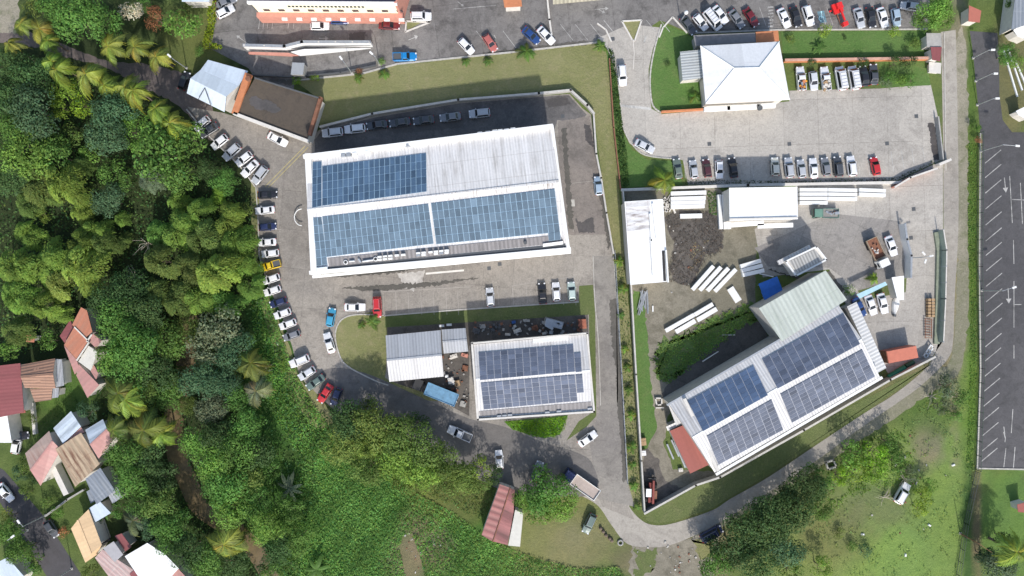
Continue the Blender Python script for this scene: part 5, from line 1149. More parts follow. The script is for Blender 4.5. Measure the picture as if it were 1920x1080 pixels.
for i in range(130):
    k=i%4
    if k==0: c=P(r.gauss(1270,35),r.gauss(1050,14)); 
    elif k==1: c=P(r.uniform(1200,1330),r.uniform(400,560))
    elif k==2: c=P(r.gauss(1700,30),r.gauss(905,45))
    else: c=P(r.gauss(790,22),r.gauss(1030,22))
    s=r.uniform(.08,.45); m.box(up(c,s*.2),(s,s*r.uniform(.4,1),s*.5),r.uniform(0,3),mi=r.randrange(4))
setp(m.build('stones',[m_offw,m_kerb,m_rust,m_gwall],origin=(0,0,0)),'loose stones and litter on bare soil and grass','stones',kind='stuff')
for lab,x,y in (('small white bag on the meadow between wreck and fence',1743,985),('white bag on the meadow left of the wreck track',1618,1002),('small white bag near the bottom of the meadow',1698,1041),('white board on the grass near the lot fence',1788,872),('white sack on the grass beside the top of the island wall',520+0,645)):
    m=MB(); m.box(P(x,y,.15),(.7,.4,.25),x,taper=.7); setp(m.build('bag',m_white),lab,'bag') if x!=520 else setp(m.build('sign_board',m_offw),'small cream board on the grass left of the kerb row','board')
for i,(x,y) in enumerate(((1126,990),(1131,996),(1136,1003),(1143,1009),(1147,1013))):
    m=MB(); c=P(x,y); m.tube(c,up(c,.5),.38,.3,9); m.tube(up(c,.5),up(c,.6),.3,.1,9); setp(m.build('stump',m_bark),f'dark stump, {ORD[i]} from the top in the line on the dry grass','stump','stumps in a line')
m=MB()
c=P(1163,1017)
for k in range(14):
    a=k/14*2*PI;b=(k+1)/14*2*PI; m.tube(c+Vector((math.cos(a)*.5,math.sin(a)*.5,.2)),c+Vector((math.cos(b)*.5,math.sin(b)*.5,.2)),.16,.16,6)
setp(m.build('tyre',m_gwall),'old grey tyre lying at the edge of the road bend','tyre')
for i,(a,b) in enumerate((((1880,95),(1906,182)),((1888,92),(1915,170)),((1902,115),(1922,160)))): beam(f'long pale pole, {ORD[i]} from the left on the right border',a,b,.25,.3,group='pale poles',cat='pole')
t=thing('concrete_manhole','square concrete manhole frame at the roadside below the warehouse','manhole',P(1555,869)); m=MB()
for a,b in (((1547,866),(1561,862)),((1561,862),(1566,874)),((1566,874),(1551,879)),((1551,879),(1547,866))): wallstrip(m,P(*a),P(*b),.3,0,.6)
m.build('rim',m_kerb,t)
t=thing('gas_ring','curved white pipe rail on the left wall of the main hall','rail',P(562,408)); m=MB(); c=P(568,408)
for k in range(8):
    a=PI/2+k/8*PI; b=PI/2+(k+1)/8*PI; m.tube(c+Vector((math.cos(a)*1.5,math.sin(a)*1.7,.8)),c+Vector((math.cos(b)*1.5,math.sin(b)*1.7,.8)),.1,.1,6)
m.build('rail',m_white,t)
for k in range(3): 
    a=PI/2+(k+.5)/3*PI; m=MB(); q=c+Vector((math.cos(a)*1.5,math.sin(a)*1.7,0)); m.tube(q,up(q,.8),.06,.06,6); m.build('post',m_white,t)
# ------------------------------------------------------------------ vegetation
def unit(v): return v/np.maximum(np.linalg.norm(v,axis=-1,keepdims=True),1e-9)
def leaves(C,N,size,aspect=.55,T=None):
    n=len(C); N=unit(N)
    if T is None: T=rng.normal(size=(n,3))
    T=unit(T-N*np.sum(T*N,-1,keepdims=True)); B=np.cross(N,T)
    s=size[:,None]; 
    V=np.stack([C-T*s*.5,C+B*s*aspect*.5-N*s*.05,C+T*s*.5-N*s*.12,C-B*s*aspect*.5-N*s*.05],1).reshape(-1,3)
    return V
def cloud(name,C,N,size,tint,aspect=.55,T=None):
    V=leaves(C,N,size,aspect,T); n=len(C)
    return np_mesh(name,V,np.arange(4*n).reshape(-1,4),np.repeat(tint,4,axis=0))
def tintv(n,clump,sig=.16,hue=.08):
    b=clump*np.exp(rng.normal(0,sig,n)); h=rng.normal(0,hue,n)
    return np.stack([b*(1+h*1.5),b,b*(1-h*.8)],-1)
def crown_broad(R,hh,nc,ls,seed,lump=.33,elong=1.):
    global rng; rng=np.random.default_rng(seed)
    Cs=[];Ns=[];Ts=[]
    for i in range(nc):
        a=rng.uniform(0,2*PI); q=math.sqrt(rng.uniform(0,1))*.78; 
        cr=R*lump*rng.uniform(.7,1.25); cz=hh*(math.sqrt(max(.05,1-q*q)))*rng.uniform(.55,1.)
        c=np.array([math.cos(a)*q*R*elong,math.sin(a)*q*R/elong,cz])
        n=int(7.5*(cr/ls)**2)
        d=unit(rng.normal(size=(n,3))); d[:,2]=np.abs(d[:,2])*1.1-.35; d=unit(d)
        rr=cr*rng.uniform(.78,1.08,n)**1
        bump=1+.18*np.sin(d[:,0]*7+i)*np.cos(d[:,1]*6+i*2)
        p=c+d*(rr*bump)[:,None]*np.array([1,1,.8])
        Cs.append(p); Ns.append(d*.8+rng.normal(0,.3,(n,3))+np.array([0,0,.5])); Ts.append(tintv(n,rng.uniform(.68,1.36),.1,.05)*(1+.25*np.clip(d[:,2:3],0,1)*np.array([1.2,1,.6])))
    C=np.concatenate(Cs);N=np.concatenate(Ns);T=np.concatenate(Ts)
    return cloud('crown',C,N,ls*rng.uniform(.6,1.35,len(C)),T,.6)
def crown_plume(R,hh,npl,ls,seed):
    """bamboo: culms arching outwards, each ending in a feathery plume of hanging leaves"""
    global rng; rng=np.random.default_rng(seed); Cs=[];Ns=[];Ts=[];Td=[]
    for i in range(npl):
        a=rng.uniform(0,2*PI); L=R*rng.uniform(.45,1.05); n=int(330*(L/3)*(0.4/ls)); 
        t=rng.beta(2.2,1.3,n); bend=rng.normal(0,.35)
        ang=a+bend*t*t; r0=L*t; z=hh*(1-.9*(t-.35)**2*1.6)*rng.uniform(.6,1.1)
        w=L*.33*np.sin(np.clip(t*1.05,0,1)*PI)**.6+.1
        side=rng.normal(0,.55,n)*w; vz=-np.abs(side)*.7+rng.normal(0,.12,n)
        p=np.stack([np.cos(ang)*r0-np.sin(ang)*side,np.sin(ang)*r0+np.cos(ang)*side,z+vz],-1)
        dirv=np.stack([np.cos(ang)-np.sin(ang)*np.sign(side)*.9,np.sin(ang)+np.cos(ang)*np.sign(side)*.9,-.5-np.abs(side)*.2],-1)+rng.normal(0,.35,(n,3))
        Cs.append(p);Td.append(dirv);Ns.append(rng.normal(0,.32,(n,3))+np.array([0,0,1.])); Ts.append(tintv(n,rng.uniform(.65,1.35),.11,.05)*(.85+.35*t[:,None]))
    C=np.concatenate(Cs);N=np.concatenate(Ns);T=np.concatenate(Ts)
    return cloud('crown',C,N,ls*rng.uniform(.7,1.5,len(C)),T,.38,np.concatenate(Td))
def fronds_mesh(L,nf,nl,width,droop,seed,leafw=.1,bias=None,rise=.5):
    global rng; rng=np.random.default_rng(seed); V=[];Tn=[]
    def q(a,b,c,d,t): V.extend([a,b,c,d]); Tn.extend([t]*4)
    for i in range(nf):
        a=i/nf*2*PI+rng.normal(0,.24); LL=L*rng.uniform(.62,1.12); tint=np.array([1,1,1])*rng.uniform(.7,1.25)*np.array([rng.uniform(.9,1.25),1,rng.uniform(.75,1.05)])*(np.array([1.25,.9,.85]) if rng.random()<.1 else 1.)
        el=rng.uniform(.15,1.)*rise; dr=droop*rng.uniform(.8,1.2); sw=rng.normal(0,.2)
        pts=[]
        for k in range(nl+1):
            t=k/nl; ang=a+sw*t*t; r=LL*(t-.12*t*t*dr); z=LL*(el*t-dr*.55*t*t)
            p=np.array([math.cos(ang)*r,math.sin(ang)*r,z])
            if bias is not None: p=p+np.array(bias)*LL*t*t
            pts.append(p)
        for k in range(nl):
            p,p2=pts[k],pts[k+1]; d=p2-p; d/=np.linalg.norm(d)+1e-9; s=np.cross(d,[0,0,1.]); s/=np.linalg.norm(s)+1e-9
            t=(k+.5)/nl; w=width*LL*math.sin(min(1,t*1.02+.1)*PI)**.55*(1.05-.35*t)
            q(p-s*.035,p+s*.035,p2+s*.03,p2-s*.03,tint*np.array([1.25,1.1,.7]))
            for sg in (-1,1):
                e=p+s*sg*w+d*w*.75+np.array([0,0,-w*rng.uniform(.3,.75)]); tt=tint*rng.uniform(.8,1.2)
                lw=leafw*LL/3
                q(p+d*lw,p-d*lw,e-d*lw*.3,e+d*lw*.3,tt)
    V=np.array(V); 
    return np_mesh('fronds',V,np.arange(len(V)).reshape(-1,4),np.array(Tn))
def banana_mesh(L,nf,seed):
    global rng; rng=np.random.default_rng(seed); V=[];Tn=[]
    for i in range(nf):
        a=i/nf*2*PI+rng.normal(0,.3); LL=L*rng.uniform(.75,1.1); tint=np.array([1,1,1])*rng.uniform(.8,1.25); pr=None
        for k in range(7):
            t=k/6; r=LL*t; z=LL*(.45*t-.6*t*t); p=np.array([math.cos(a)*r,math.sin(a)*r,z]); s=np.array([-math.sin(a),math.cos(a),0])*LL*.13*math.sin(PI*min(1,max(.02,t*.97+.03)))**.6
            dn=np.array([0,0,-.25*np.linalg.norm(s)])
            cur=(p-s+dn,p,p+s+dn)
            if pr is not None:
                V.extend([pr[0],pr[1],cur[1],cur[0]]);Tn.extend([tint*.9]*4); V.extend([pr[1],pr[2],cur[2],cur[1]]);Tn.extend([tint*1.08]*4)
            pr=cur
    V=np.array(V); return np_mesh('leaves',V,np.arange(len(V)).reshape(-1,4),np.array(Tn))
def trunk_mesh(h,r,seed,limbs=4,spread=1.5):
    rr=random.Random(seed); m=MB(); p=Vector((0,0,-.1)); k=4
    for i in range(k):
        q=Vector((rr.gauss(0,.12)*i,rr.gauss(0,.12)*i,h*(i+1)/k)); m.tube(p,q,r*(1-.18*i),r*(1-.18*(i+1)),7); p=q
    for i in range(limbs):
        a=i/limbs*2*PI+rr.random(); s=Vector((0,0,h*rr.uniform(.55,.85))); e=Vector((math.cos(a)*spread,math.sin(a)*spread,h+rr.uniform(.1,.5)*spread)); m.tube(s,e,r*.42,r*.14,5)
    me=bpy.data.meshes.new('trunk'); me.from_pydata([tuple(v) for v in m.v],[],m.f); me.materials.append(m_bark); return me
TP={}
m_deadw=M_plain('dead_wood',(.42,.38,.3),.9,var=.3)
def addtype(key,cm,th,tr,sp,limbs=5,mat=None,mz=0):
    cm.materials.append(mat or m_leaf); TP.setdefault(key,[]).append((cm,trunk_mesh(th,tr,len(TP)+3,limbs,sp),mz))
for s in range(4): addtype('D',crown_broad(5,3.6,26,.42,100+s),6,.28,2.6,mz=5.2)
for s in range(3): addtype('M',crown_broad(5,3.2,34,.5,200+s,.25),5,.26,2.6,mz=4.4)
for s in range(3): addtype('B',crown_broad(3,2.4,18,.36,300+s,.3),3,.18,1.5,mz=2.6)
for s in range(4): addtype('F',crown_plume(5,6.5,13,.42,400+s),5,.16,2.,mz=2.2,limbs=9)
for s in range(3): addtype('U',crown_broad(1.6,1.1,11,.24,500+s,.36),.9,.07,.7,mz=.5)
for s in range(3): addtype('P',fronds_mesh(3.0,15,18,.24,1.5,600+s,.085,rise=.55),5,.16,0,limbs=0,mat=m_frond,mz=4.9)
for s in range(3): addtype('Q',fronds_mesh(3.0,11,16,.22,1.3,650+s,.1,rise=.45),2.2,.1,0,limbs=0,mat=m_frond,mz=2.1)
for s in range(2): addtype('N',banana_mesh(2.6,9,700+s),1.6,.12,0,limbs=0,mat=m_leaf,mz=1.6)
R0={'D':5.,'M':5.,'B':3.,'F':5.,'U':1.6,'P':3.,'Q':3.,'N':2.6}
HT={'D':8,'M':7.,'B':4.4,'F':7.5,'U':1.2,'P':5,'Q':2.3,'N':2}
TC={'dark green':(.05,.1,.036),'bluish green':(.055,.115,.06),'mid green':(.08,.175,.042),'lime green':(.17,.29,.045),'yellow green':(.15,.25,.05),'olive green':(.105,.17,.045),'bright green':(.115,.235,.05),'pale grey green':(.105,.155,.095),'white flowering':(.6,.6,.5),'reddish brown':(.25,.13,.07),'golden green':(.185,.25,.06),'vivid green':(.17,.33,.035)}
KD={'D':'rounded tree','M':'large leaved tree','B':'bushy tree','F':'feathery bamboo','U':'low bush','P':'coconut palm','Q':'young palm','N':'banana plant'}
NM={'D':'broadleaf_tree','M':'broadleaf_tree','B':'bushy_tree','F':'bamboo_clump','U':'bush','P':'palm_tree','Q':'young_palm','N':'banana_plant'}
CT={'D':'tree','M':'tree','B':'tree','F':'bamboo','U':'bush','P':'palm','Q':'palm','N':'banana plant'}
def SZ(k,r):
    q=r*S/R0[k]; return 'broad ' if q>1.15 else ('small ' if q<.75 else '')
LM=[('gatehouse roof',405,160),('brown flat roof',520,200),('yellow pick-up',506,497),('orange roofed house',155,650),('tiled house',75,705),('slate blue roof',190,905),('rusty tan roof',145,860),('peach roofed house',160,1010),('big white roofed house',285,1060),('muddy stream bend',345,900),('village street',60,950),('slanted red car',609,738),('grey shed',777,668),('flatbed truck',1089,907),('small red house',935,965),('grey green estate car',1105,982),('dark stumps',1136,1003),('main hall west wall',575,400),('diagonal car row',430,280),('kerb car row',530,580),('yellow hedge',402,45),('lower stream mouth',480,1050),('left edge of the photo',0,440),('top left corner',0,0),('bottom left corner',0,1080),('bottom edge under the vines',760,1080),('dark gap in the wood',262,462),('wreck in the meadow',1692,925),('concrete manhole',1555,869),('solar warehouse',1450,730),('dark van',1334,1001),('bare ground patch',1270,1050),('large parking lot',1875,700),('bottom right corner',1920,1080),('hipped building',1400,140),('east car park',1600,230),('top right car row',1640,30),('approach road',1850,150),('top edge lot',1100,10),('dry lawn',850,150),('pale pick-up',862,813),('storage building',1212,455),('yard wall corner',1206,955),('awning',1635,540)]
DIR=['right of','above right of','above','above left of','left of','below left of','below','below right of']
used_labels={}
def auto(k,tone,px,py,r):
    L=sorted(LM,key=lambda l:math.hypot(l[1]-px,l[2]-py))
    for look in (f'{SZ(k,r)}{tone} {KD[k]}',):
        cands=[]
        for l in L[:4]:
            d=math.hypot(l[1]-px,l[2]-py); dr=DIR[int(round(math.degrees(math.atan2(l[2]-py,px-l[1]))/45))%8]
            nr='just ' if d<60 else ('' if d<120 else 'well '); cands.append(f'{look} {nr}{dr} the {l[0]}')
        for i in range(4):
            if cands[i] not in used_labels: used_labels[cands[i]]=1; return cands[i]
        l=L[0];l2=L[1]; c=f'{look} between the {l[0]} and the {l2[0]}'
        n=used_labels.get(c,0)
        if not n: used_labels[c]=1; return c
        c=f'{look} nearest the line from {L[1][0]} to {L[2][0]}'
        used_labels[c]=1; return c
rt=random.Random(77)
def tree(k,px,py,r,tone,label=None,group=None,zs=1.,rot=None):
    cm,tm,mz=rt.choice(TP[k]); s=r*S/R0[k]
    if k=='P': r=r*1.3; s=r*S/R0[k]
    hh=min(HT[k]*s*zs,13); b=P(px,py)*((H-hh)/H); b.z=-.02
    # stand on the carved bank where there is one
    d=min(math.hypot(v.x-b.x,v.y-b.y) for v in rv); b.z=-2.2*(1-float(sst((d-.6)/3.2)))-.02
    th=thing(NM[k],label or auto(k,tone,px,py,r),CT[k],b,rt.uniform(0,2*PI) if rot is None else rot,group)
    s*=1.06
    th.scale=(s*rt.uniform(.9,1.1),s*rt.uniform(.9,1.1),s*zs*rt.uniform(.92,1.08))
    if k in 'PQN': th.rotation_euler=(rt.gauss(0,.09),rt.gauss(0,.09),th.rotation_euler.z)
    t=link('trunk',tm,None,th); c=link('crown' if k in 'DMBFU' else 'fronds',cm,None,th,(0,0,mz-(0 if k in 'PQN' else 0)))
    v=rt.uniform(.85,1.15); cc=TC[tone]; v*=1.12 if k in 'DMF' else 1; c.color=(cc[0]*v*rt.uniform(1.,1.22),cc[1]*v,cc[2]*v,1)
    return th
# palms along the gravel track
up_row=[(42,42,22),(68,50,26),(95,78,24),(213,84,27),(255,92,28),(300,108,24)]
lo_row=[(92,112,22),(120,128,24),(152,146,28),(186,140,18),(200,152,24),(228,158,26),(266,182,26),(296,208,27),(326,232,26),(28,98,20)]
for i,(x,y,r) in enumerate(sorted(up_row)): tree('P',x,y,r,'golden green' if i!=2 else 'yellow green',f'yellow green coconut palm, {ORD[i]} from the left on the upper side of the gravel track','palms along the gravel track')
for i,(x,y,r) in enumerate(sorted(lo_row)): tree('P',x,y,r,rt.choice(['golden green','yellow green']),f'yellow green coconut palm, {ORD[i]} from the left on the lower side of the gravel track','palms along the gravel track',1.5)
T=[('B',455,1015,16,'mid green'),('B',500,1060,20,'dark green'),('B',330,700,16,'mid green'),('D',352,760,18,'olive green'),('F',100,545,26,'yellow green'),('F',60,300,26,'yellow green'),('B',505,1075,22,'mid green'),('F',85,368,30,'olive green'),('F',195,455,30,'olive green'),('D',200,375,32,'bluish green'),('M',215,330,32,'mid green'),('F',292,440,30,'bright green'),
# upper left garden
('D',150,32,52,'mid green'),('M',195,45,34,'mid green'),('D',100,15,30,'mid green'),('B',62,14,22,'olive green'),('B',340,48,34,'bright green'),('B',244,22,22,'white flowering'),('B',290,32,22,'reddish brown'),('U',350,18,16,'olive green'),('B',275,5,18,'mid green'),('U',375,98,11,'mid green'),
# wood, left
('D',20,120,36,'dark green'),('D',62,145,40,'dark green'),('D',60,205,50,'bluish green'),('D',15,180,36,'dark green'),('B',120,170,28,'lime green'),('B',148,195,26,'vivid green'),('B',110,200,22,'lime green'),('D',212,205,42,'bluish green'),('D',200,255,40,'bluish green'),('M',255,245,36,'bright green'),('M',300,285,58,'mid green'),('M',345,255,38,'mid green'),('M',330,325,34,'mid green'),('F',280,335,30,'pale grey green'),('D',25,245,38,'mid green'),('B',85,235,22,'bright green'),('B',130,250,24,'olive green'),('D',45,290,44,'bright green'),('M',100,290,40,'mid green'),('B',165,285,24,'bright green'),('D',20,330,36,'dark green'),('F',62,340,46,'olive green'),('F',120,345,44,'yellow green'),('F',150,310,26,'olive green'),('F',45,385,28,'olive green'),('B',78,402,16,'yellow green'),('F',150,400,26,'yellow green'),('F',228,412,18,'yellow green'),('F',45,440,32,'yellow green'),('F',150,455,34,'yellow green'),('F',180,430,28,'yellow green'),('F',30,500,44,'yellow green'),('F',80,490,42,'yellow green'),('F',150,505,46,'yellow green'),('F',110,530,36,'golden green'),('F',230,450,16,'olive green'),
('F',330,380,26,'yellow green'),('F',370,395,34,'yellow green'),('F',405,365,20,'lime green'),('F',425,410,36,'yellow green'),('F',330,430,44,'yellow green'),('F',375,445,40,'olive green'),('F',440,455,40,'yellow green'),('F',300,490,40,'olive green'),('F',350,500,44,'olive green'),('F',410,510,48,'yellow green'),('F',455,495,34,'yellow green'),('D',395,475,22,'dark green'),('D',385,320,24,'dark green'),('D',420,340,26,'mid green'),('B',458,392,16,'olive green'),('F',470,540,30,'bright green'),
('F',30,560,42,'yellow green'),('F',80,575,36,'yellow green'),('F',25,620,36,'olive green'),('B',90,640,20,'bright green'),('B',20,655,22,'bright green'),('F',105,590,24,'yellow green'),('D',200,560,36,'dark green'),('D',240,540,38,'dark green'),('F',290,545,34,'olive green'),('D',220,600,44,'mid green'),('D',270,590,40,'dark green'),('F',330,560,36,'olive green'),('F',375,560,34,'yellow green'),('F',420,570,36,'bright green'),('D',250,645,46,'mid green'),('D',215,665,38,'bright green'),('D',300,640,38,'mid green'),('D',340,620,30,'olive green'),('M',410,610,44,'pale grey green'),('M',390,650,38,'pale grey green'),('D',440,660,36,'bluish green'),('D',240,700,40,'mid green'),('D',290,695,36,'dark green'),('D',305,740,34,'mid green'),('D',270,735,26,'olive green'),('D',375,715,38,'bluish green'),('D',415,720,38,'bluish green'),('D',440,745,34,'mid green'),('D',395,765,30,'pale grey green'),
('P',212,735,34,'olive green'),('P',248,752,32,'yellow green'),('P',262,800,36,'olive green'),('P',225,800,26,'olive green'),('P',290,815,30,'yellow green'),('P',468,690,32,'olive green'),('P',478,735,28,'pale grey green'),
('B',165,775,22,'bluish green'),('D',230,850,34,'mid green'),('D',270,860,34,'dark green'),('D',245,900,36,'mid green'),('D',290,900,34,'dark green'),('D',300,945,34,'olive green'),('D',265,945,30,'mid green'),('D',320,985,34,'mid green'),('D',285,985,26,'bluish green'),('D',350,1035,36,'dark green'),('D',320,1015,26,'mid green'),('D',385,1060,36,'mid green'),('D',430,1060,30,'dark green'),('P',405,1022,36,'golden green'),('P',250,985,26,'pale grey green'),('B',225,955,18,'mid green'),
('D',370,830,36,'bright green'),('D',410,820,34,'dark green'),('D',440,850,40,'mid green'),('D',400,870,38,'bright green'),('D',460,800,34,'mid green'),('D',420,910,42,'mid green'),('D',455,905,36,'olive green'),('D',480,850,32,'dark green'),('D',430,955,38,'bright green'),('D',475,945,34,'mid green'),('D',500,985,36,'bright green'),('N',542,915,30,'pale grey green'),('N',592,1068,28,'mid green'),('N',195,1000-40,20,'mid green'),('B',505,880,26,'mid green'),('D',540,960,28,'mid green'),('D',560,1010,30,'mid green'),('D',520,1030,30,'dark green'),
# gardens of the lower left houses
('B',50,870,20,'olive green'),('B',32,890,18,'bluish green'),('B',72,895,16,'dark green'),('B',48,925,14,'olive green'),('U',90,940,14,'olive green'),('B',60,790-5,12,'olive green'),('D',15,1000,28,'mid green'),('D',35,1035,30,'mid green'),('B',62,1055,22,'mid green'),('B',15,970,18,'golden green'),('B',180,1060-90,12,'mid green'),('B',170,1075,16,'olive green'),('U',120,1000,12,'reddish brown'),('B',105,960,14,'bright green'),
# wood below the service road
('D',655,790,40,'dark green'),('B',690,765,26,'olive green'),('D',705,800,42,'olive green'),('D',640,835,38,'olive green'),('D',750,815,40,'olive green'),('F',690,840,36,'yellow green'),('D',790,840,38,'olive green'),('D',740,860,40,'yellow green'),('D',825,865,36,'olive green'),('D',690,880,34,'olive green'),('D',790,885,36,'yellow green'),('B',850,880,28,'yellow green'),('D',870,895,32,'olive green'),('B',900,880,26,'yellow green'),('B',660,770,20,'dark green'),('B',780,795,22,'dark green'),('B',835,905,26,'olive green'),('B',905,910,20,'olive green'),('B',930,890,20,'dark green'),('B',760,900,26,'olive green'),
('D',1020,920,44,'mid green'),('D',990,935,28,'bright green'),('D',1050,945,34,'bright green'),('B',1015,965,26,'bright green'),('B',1055,905,18,'mid green'),
# meadow
('D',1402,988,38,'dark green'),('D',1455,964,40,'dark green'),('D',1503,915,34,'dark green'),('D',1530,920,26,'dark green'),('D',1378,1026,38,'dark green'),('D',1440,990,44,'dark green'),('D',1490,960,38,'dark green'),('D',1350,1060,36,'mid green'),('D',1415,1050,40,'dark green'),('D',1470,1030,34,'bluish green'),('B',1545,900,20,'mid green'),('B',1573,892,20,'vivid green'),('B',1525,880,16,'mid green'),('B',1480,925,18,'dark green'),('D',1540,955,24,'mid green'),('B',1340,1025,20,'dark green'),('B',1600,850,30,'bright green'),('B',1640,850,28,'vivid green'),('B',1640,880,26,'lime green'),('B',1670,830,22,'mid green'),('B',1680,865,24,'mid green'),('B',1610,885,24,'lime green'),('B',1705,885,18,'pale grey green'),('B',1735,930,20,'lime green'),('B',1745,910,16,'bright green'),('B',1725,955,18,'lime green'),('U',1620,1035,14,'bluish green'),('U',1600,1025,12,'mid green'),('U',1575,1000,12,'olive green'),('B',1480,1070,24,'olive green'),('B',1540,1065,22,'yellow green'),('B',1780,725,22,'pale grey green'),('B',1800,745,20,'mid green'),('B',1765,760,18,'pale grey green'),('U',1790,780,14,'mid green'),
('D',1755,20,34,'bright green'),('D',1735,35,24,'mid green'),('B',1770,38,20,'bright green'),('D',1875,1060,34,'pale grey green'),('D',1850,1045,20,'bluish green'),('P',1905,1035,34,'yellow green'),('B',1885,1010,20,'dark green'),('B',1900,10,14,'mid green'),('D',1890,100,20,'mid green'),('B',1910,120,16,'bright green'),('B',1834,262,8,'reddish brown'),('B',1832,235,10,'mid green'),
('B',1680,118,15,'dark green'),('B',1708,116,14,'dark green'),('B',1618,116,11,'dark green'),('B',1523,118,9,'dark green'),('U',1668,140,14,'mid green'),('U',1690,148,14,'bright green'),('U',1710,150,14,'mid green'),('U',1660,155,12,'pale grey green'),('U',1715,78,14,'olive green'),('B',1545,58,14,'lime green'),('B',1680,60,13,'lime green'),('U',1485,72,11,'olive green'),('N',1537,88,14,'mid green'),('U',1584,70,5,'dark green'),
('U',553,150,10,'vivid green'),('U',590,146,9,'lime green'),('U',672,132,8,'reddish brown'),('Q',674,145,15,'mid green'),('Q',720,137,14,'mid green'),('U',714,117,9,'bright green'),('Q',874,115,13,'mid green'),('Q',916,113,14,'mid green'),('Q',987,95,24,'mid green'),('Q',1125,88,20,'mid green'),('Q',1303,180,16,'mid green'),('U',1250,120,7,'dark green'),
('Q',1243,335,36,'yellow green'),('Q',1638,520,17,'lime green'),('U',1592,541,12,'bright green'),('Q',696,604,20,'mid green'),('Q',677,612,12,'mid green'),('U',528,676,10,'bright green'),('U',533,690,9,'bright green'),
]
for k,x,y,r,t in T: tree(k,x,y,r,t)
for i,(x,y,hh) in enumerate(((240,520,5.),(395,440,7.),(262,455,5.5),(1790,745,3.),(1752,745,2.6),(1700,900,1.6),(1660,935,1.2),(480,700,6.))):
    th=thing('bare_tree',('pale leafless branches rising in the lower part of the dark wood gap','long pale dead culm lying over the bamboo near the yellow pick-up','grey dead stems in the upper part of the dark wood gap','pale broken branches beside the fence of the large parking lot','pale leafless shrub left of the lot fence branches','tangle of bare stems right of the wreck in the meadow','pile of dry branches left of the wreck in the meadow','dead pale palm stem beside the dark palms above the stream')[i],'dead tree',P(x,y)*((H-hh)/H)*1.,0)
    th.location.z=-.02
    m=MB(); o0=org(th); r=random.Random(i+5); m.tube(o0,o0+Vector((.2,.1,hh*.6)),.12,.08,6); m.build('trunk',m_deadw,th)
    m=MB()
    for k in range(13):
        a=r.uniform(0,6.28); L_=r.uniform(.8,2.6); z0=hh*r.uniform(.3,.6); st=o0+Vector((.15,.08,z0)); md=st+Vector((math.cos(a)*L_*.5,math.sin(a)*L_*.5,hh*.2)); en=md+Vector((math.cos(a+r.gauss(0,.4))*L_*.6,math.sin(a+r.gauss(0,.4))*L_*.6,r.uniform(-.1,.25)*hh)); m.tube(st,md,.06,.045,5); m.tube(md,en,.045,.02,5)
    m.build('branches',m_deadw,th)
pr=[(1162,490,15),(1168,542,15),(1165,592,11),(1172,655,12),(1176,690,13),(1178,733,14),(1184,780,13),(1184,836,16),(1187,870,13),(1190,912,14),(1195,950,12)]
for i,(x,y,r) in enumerate(pr): tree('Q',x,y,r,'mid green' if i%3 else 'bright green',f'small palm, {ORD[i]} from the top in the strip beside the access lane','small palms beside the lane')
# hedges and ground cover (leaf masses nobody could count)
def in_poly(X,Y,poly):
    ins=np.zeros(len(X),bool); n=len(poly); j=n-1
    for i in range(n):
        xi,yi=poly[i];xj,yj=poly[j]
        c=((yi>Y)!=(yj>Y))&(X<(xj-xi)*(Y-yi)/((yj-yi) or 1e-9)+xi); ins^=c; j=i
    return ins
def cover(name,label,cat,poly,dens,h,ls,color,kind='stuff',mound=1.2,seed=1,avoid=None,asp=.6,thresh=None):
    global rng; rng=np.random.default_rng(seed)
    W=[(P(x,y).x,P(x,y).y) for x,y in poly]; xs=[w[0] for w in W]; ys=[w[1] for w in W]
    A=(max(xs)-min(xs))*(max(ys)-min(ys)); n=int(A*dens)
    X=rng.uniform(min(xs),max(xs),n);Y=rng.uniform(min(ys),max(ys),n); k=in_poly(X,Y,W); X=X[k];Y=Y[k]
    # distance to the stream keeps water clear
    d=np.full(len(X),1e9)
    for v in rv[::2]: d=np.minimum(d,np.hypot(X-v.x,Y-v.y))
    k=d>1.7; X=X[k];Y=Y[k];d=d[k]
    f=1/mound
    nz=lambda a,b,c:np.sin(X*a*f+c)*np.cos(Y*b*f-c*1.3)
    hz=.5+.22*nz(1.1,.9,.4)+.16*nz(2.3,2.7,1.9)+.14*nz(4.4,3.9,3.1)+.1*nz(.35,.4,5.)
    if thresh is not None:
        k=hz>thresh; X=X[k];Y=Y[k];d=d[k];hz=hz[k]
    Z=np.clip(hz,0.05,1)*h*rng.uniform(.7,1.05,len(X))-2.2*(1-sst((d-.6)/3.2))+.04
    n=len(X); C=np.stack([X,Y,Z],-1)
    patch=1+.22*np.sin(X*.35+seed)*np.cos(Y*.41)+.15*np.sin(X*.9-Y*.7)
    me=cloud(name,C,rng.normal(0,.5,(n,3))+np.array([0,0,1.]),ls*rng.uniform(.55,1.4,n),tintv(n,patch,.2,.1),asp)
    me.materials.append(m_leaf); o=link(name,me,None); o.color=tuple(color)+(1,)
    return setp(o,label,cat,None,kind)
cover('undergrowth','dark mixed undergrowth beneath the trees of the left wood','undergrowth',[(-20,90),(120,120),(340,230),(450,330),(482,380),(480,520),(515,600),(540,700),(600,770),(640,790),(600,850),(560,1100),(230,1100),(300,1000),(230,950),(215,820),(185,740),(190,640),(150,570),(100,660),(-20,670)],4.,1.8,.5,(.08,.15,.045),seed=3,mound=2.)
cover('vines','thick bright green vines covering the bank below the kerb row','vines',[(484,500),(505,560),(520,600),(540,660),(560,710),(590,760),(620,800),(640,860),(600,880),(560,850),(520,790),(490,730),(478,640),(470,560)],30,.6,.32,(.17,.34,.075),seed=5)
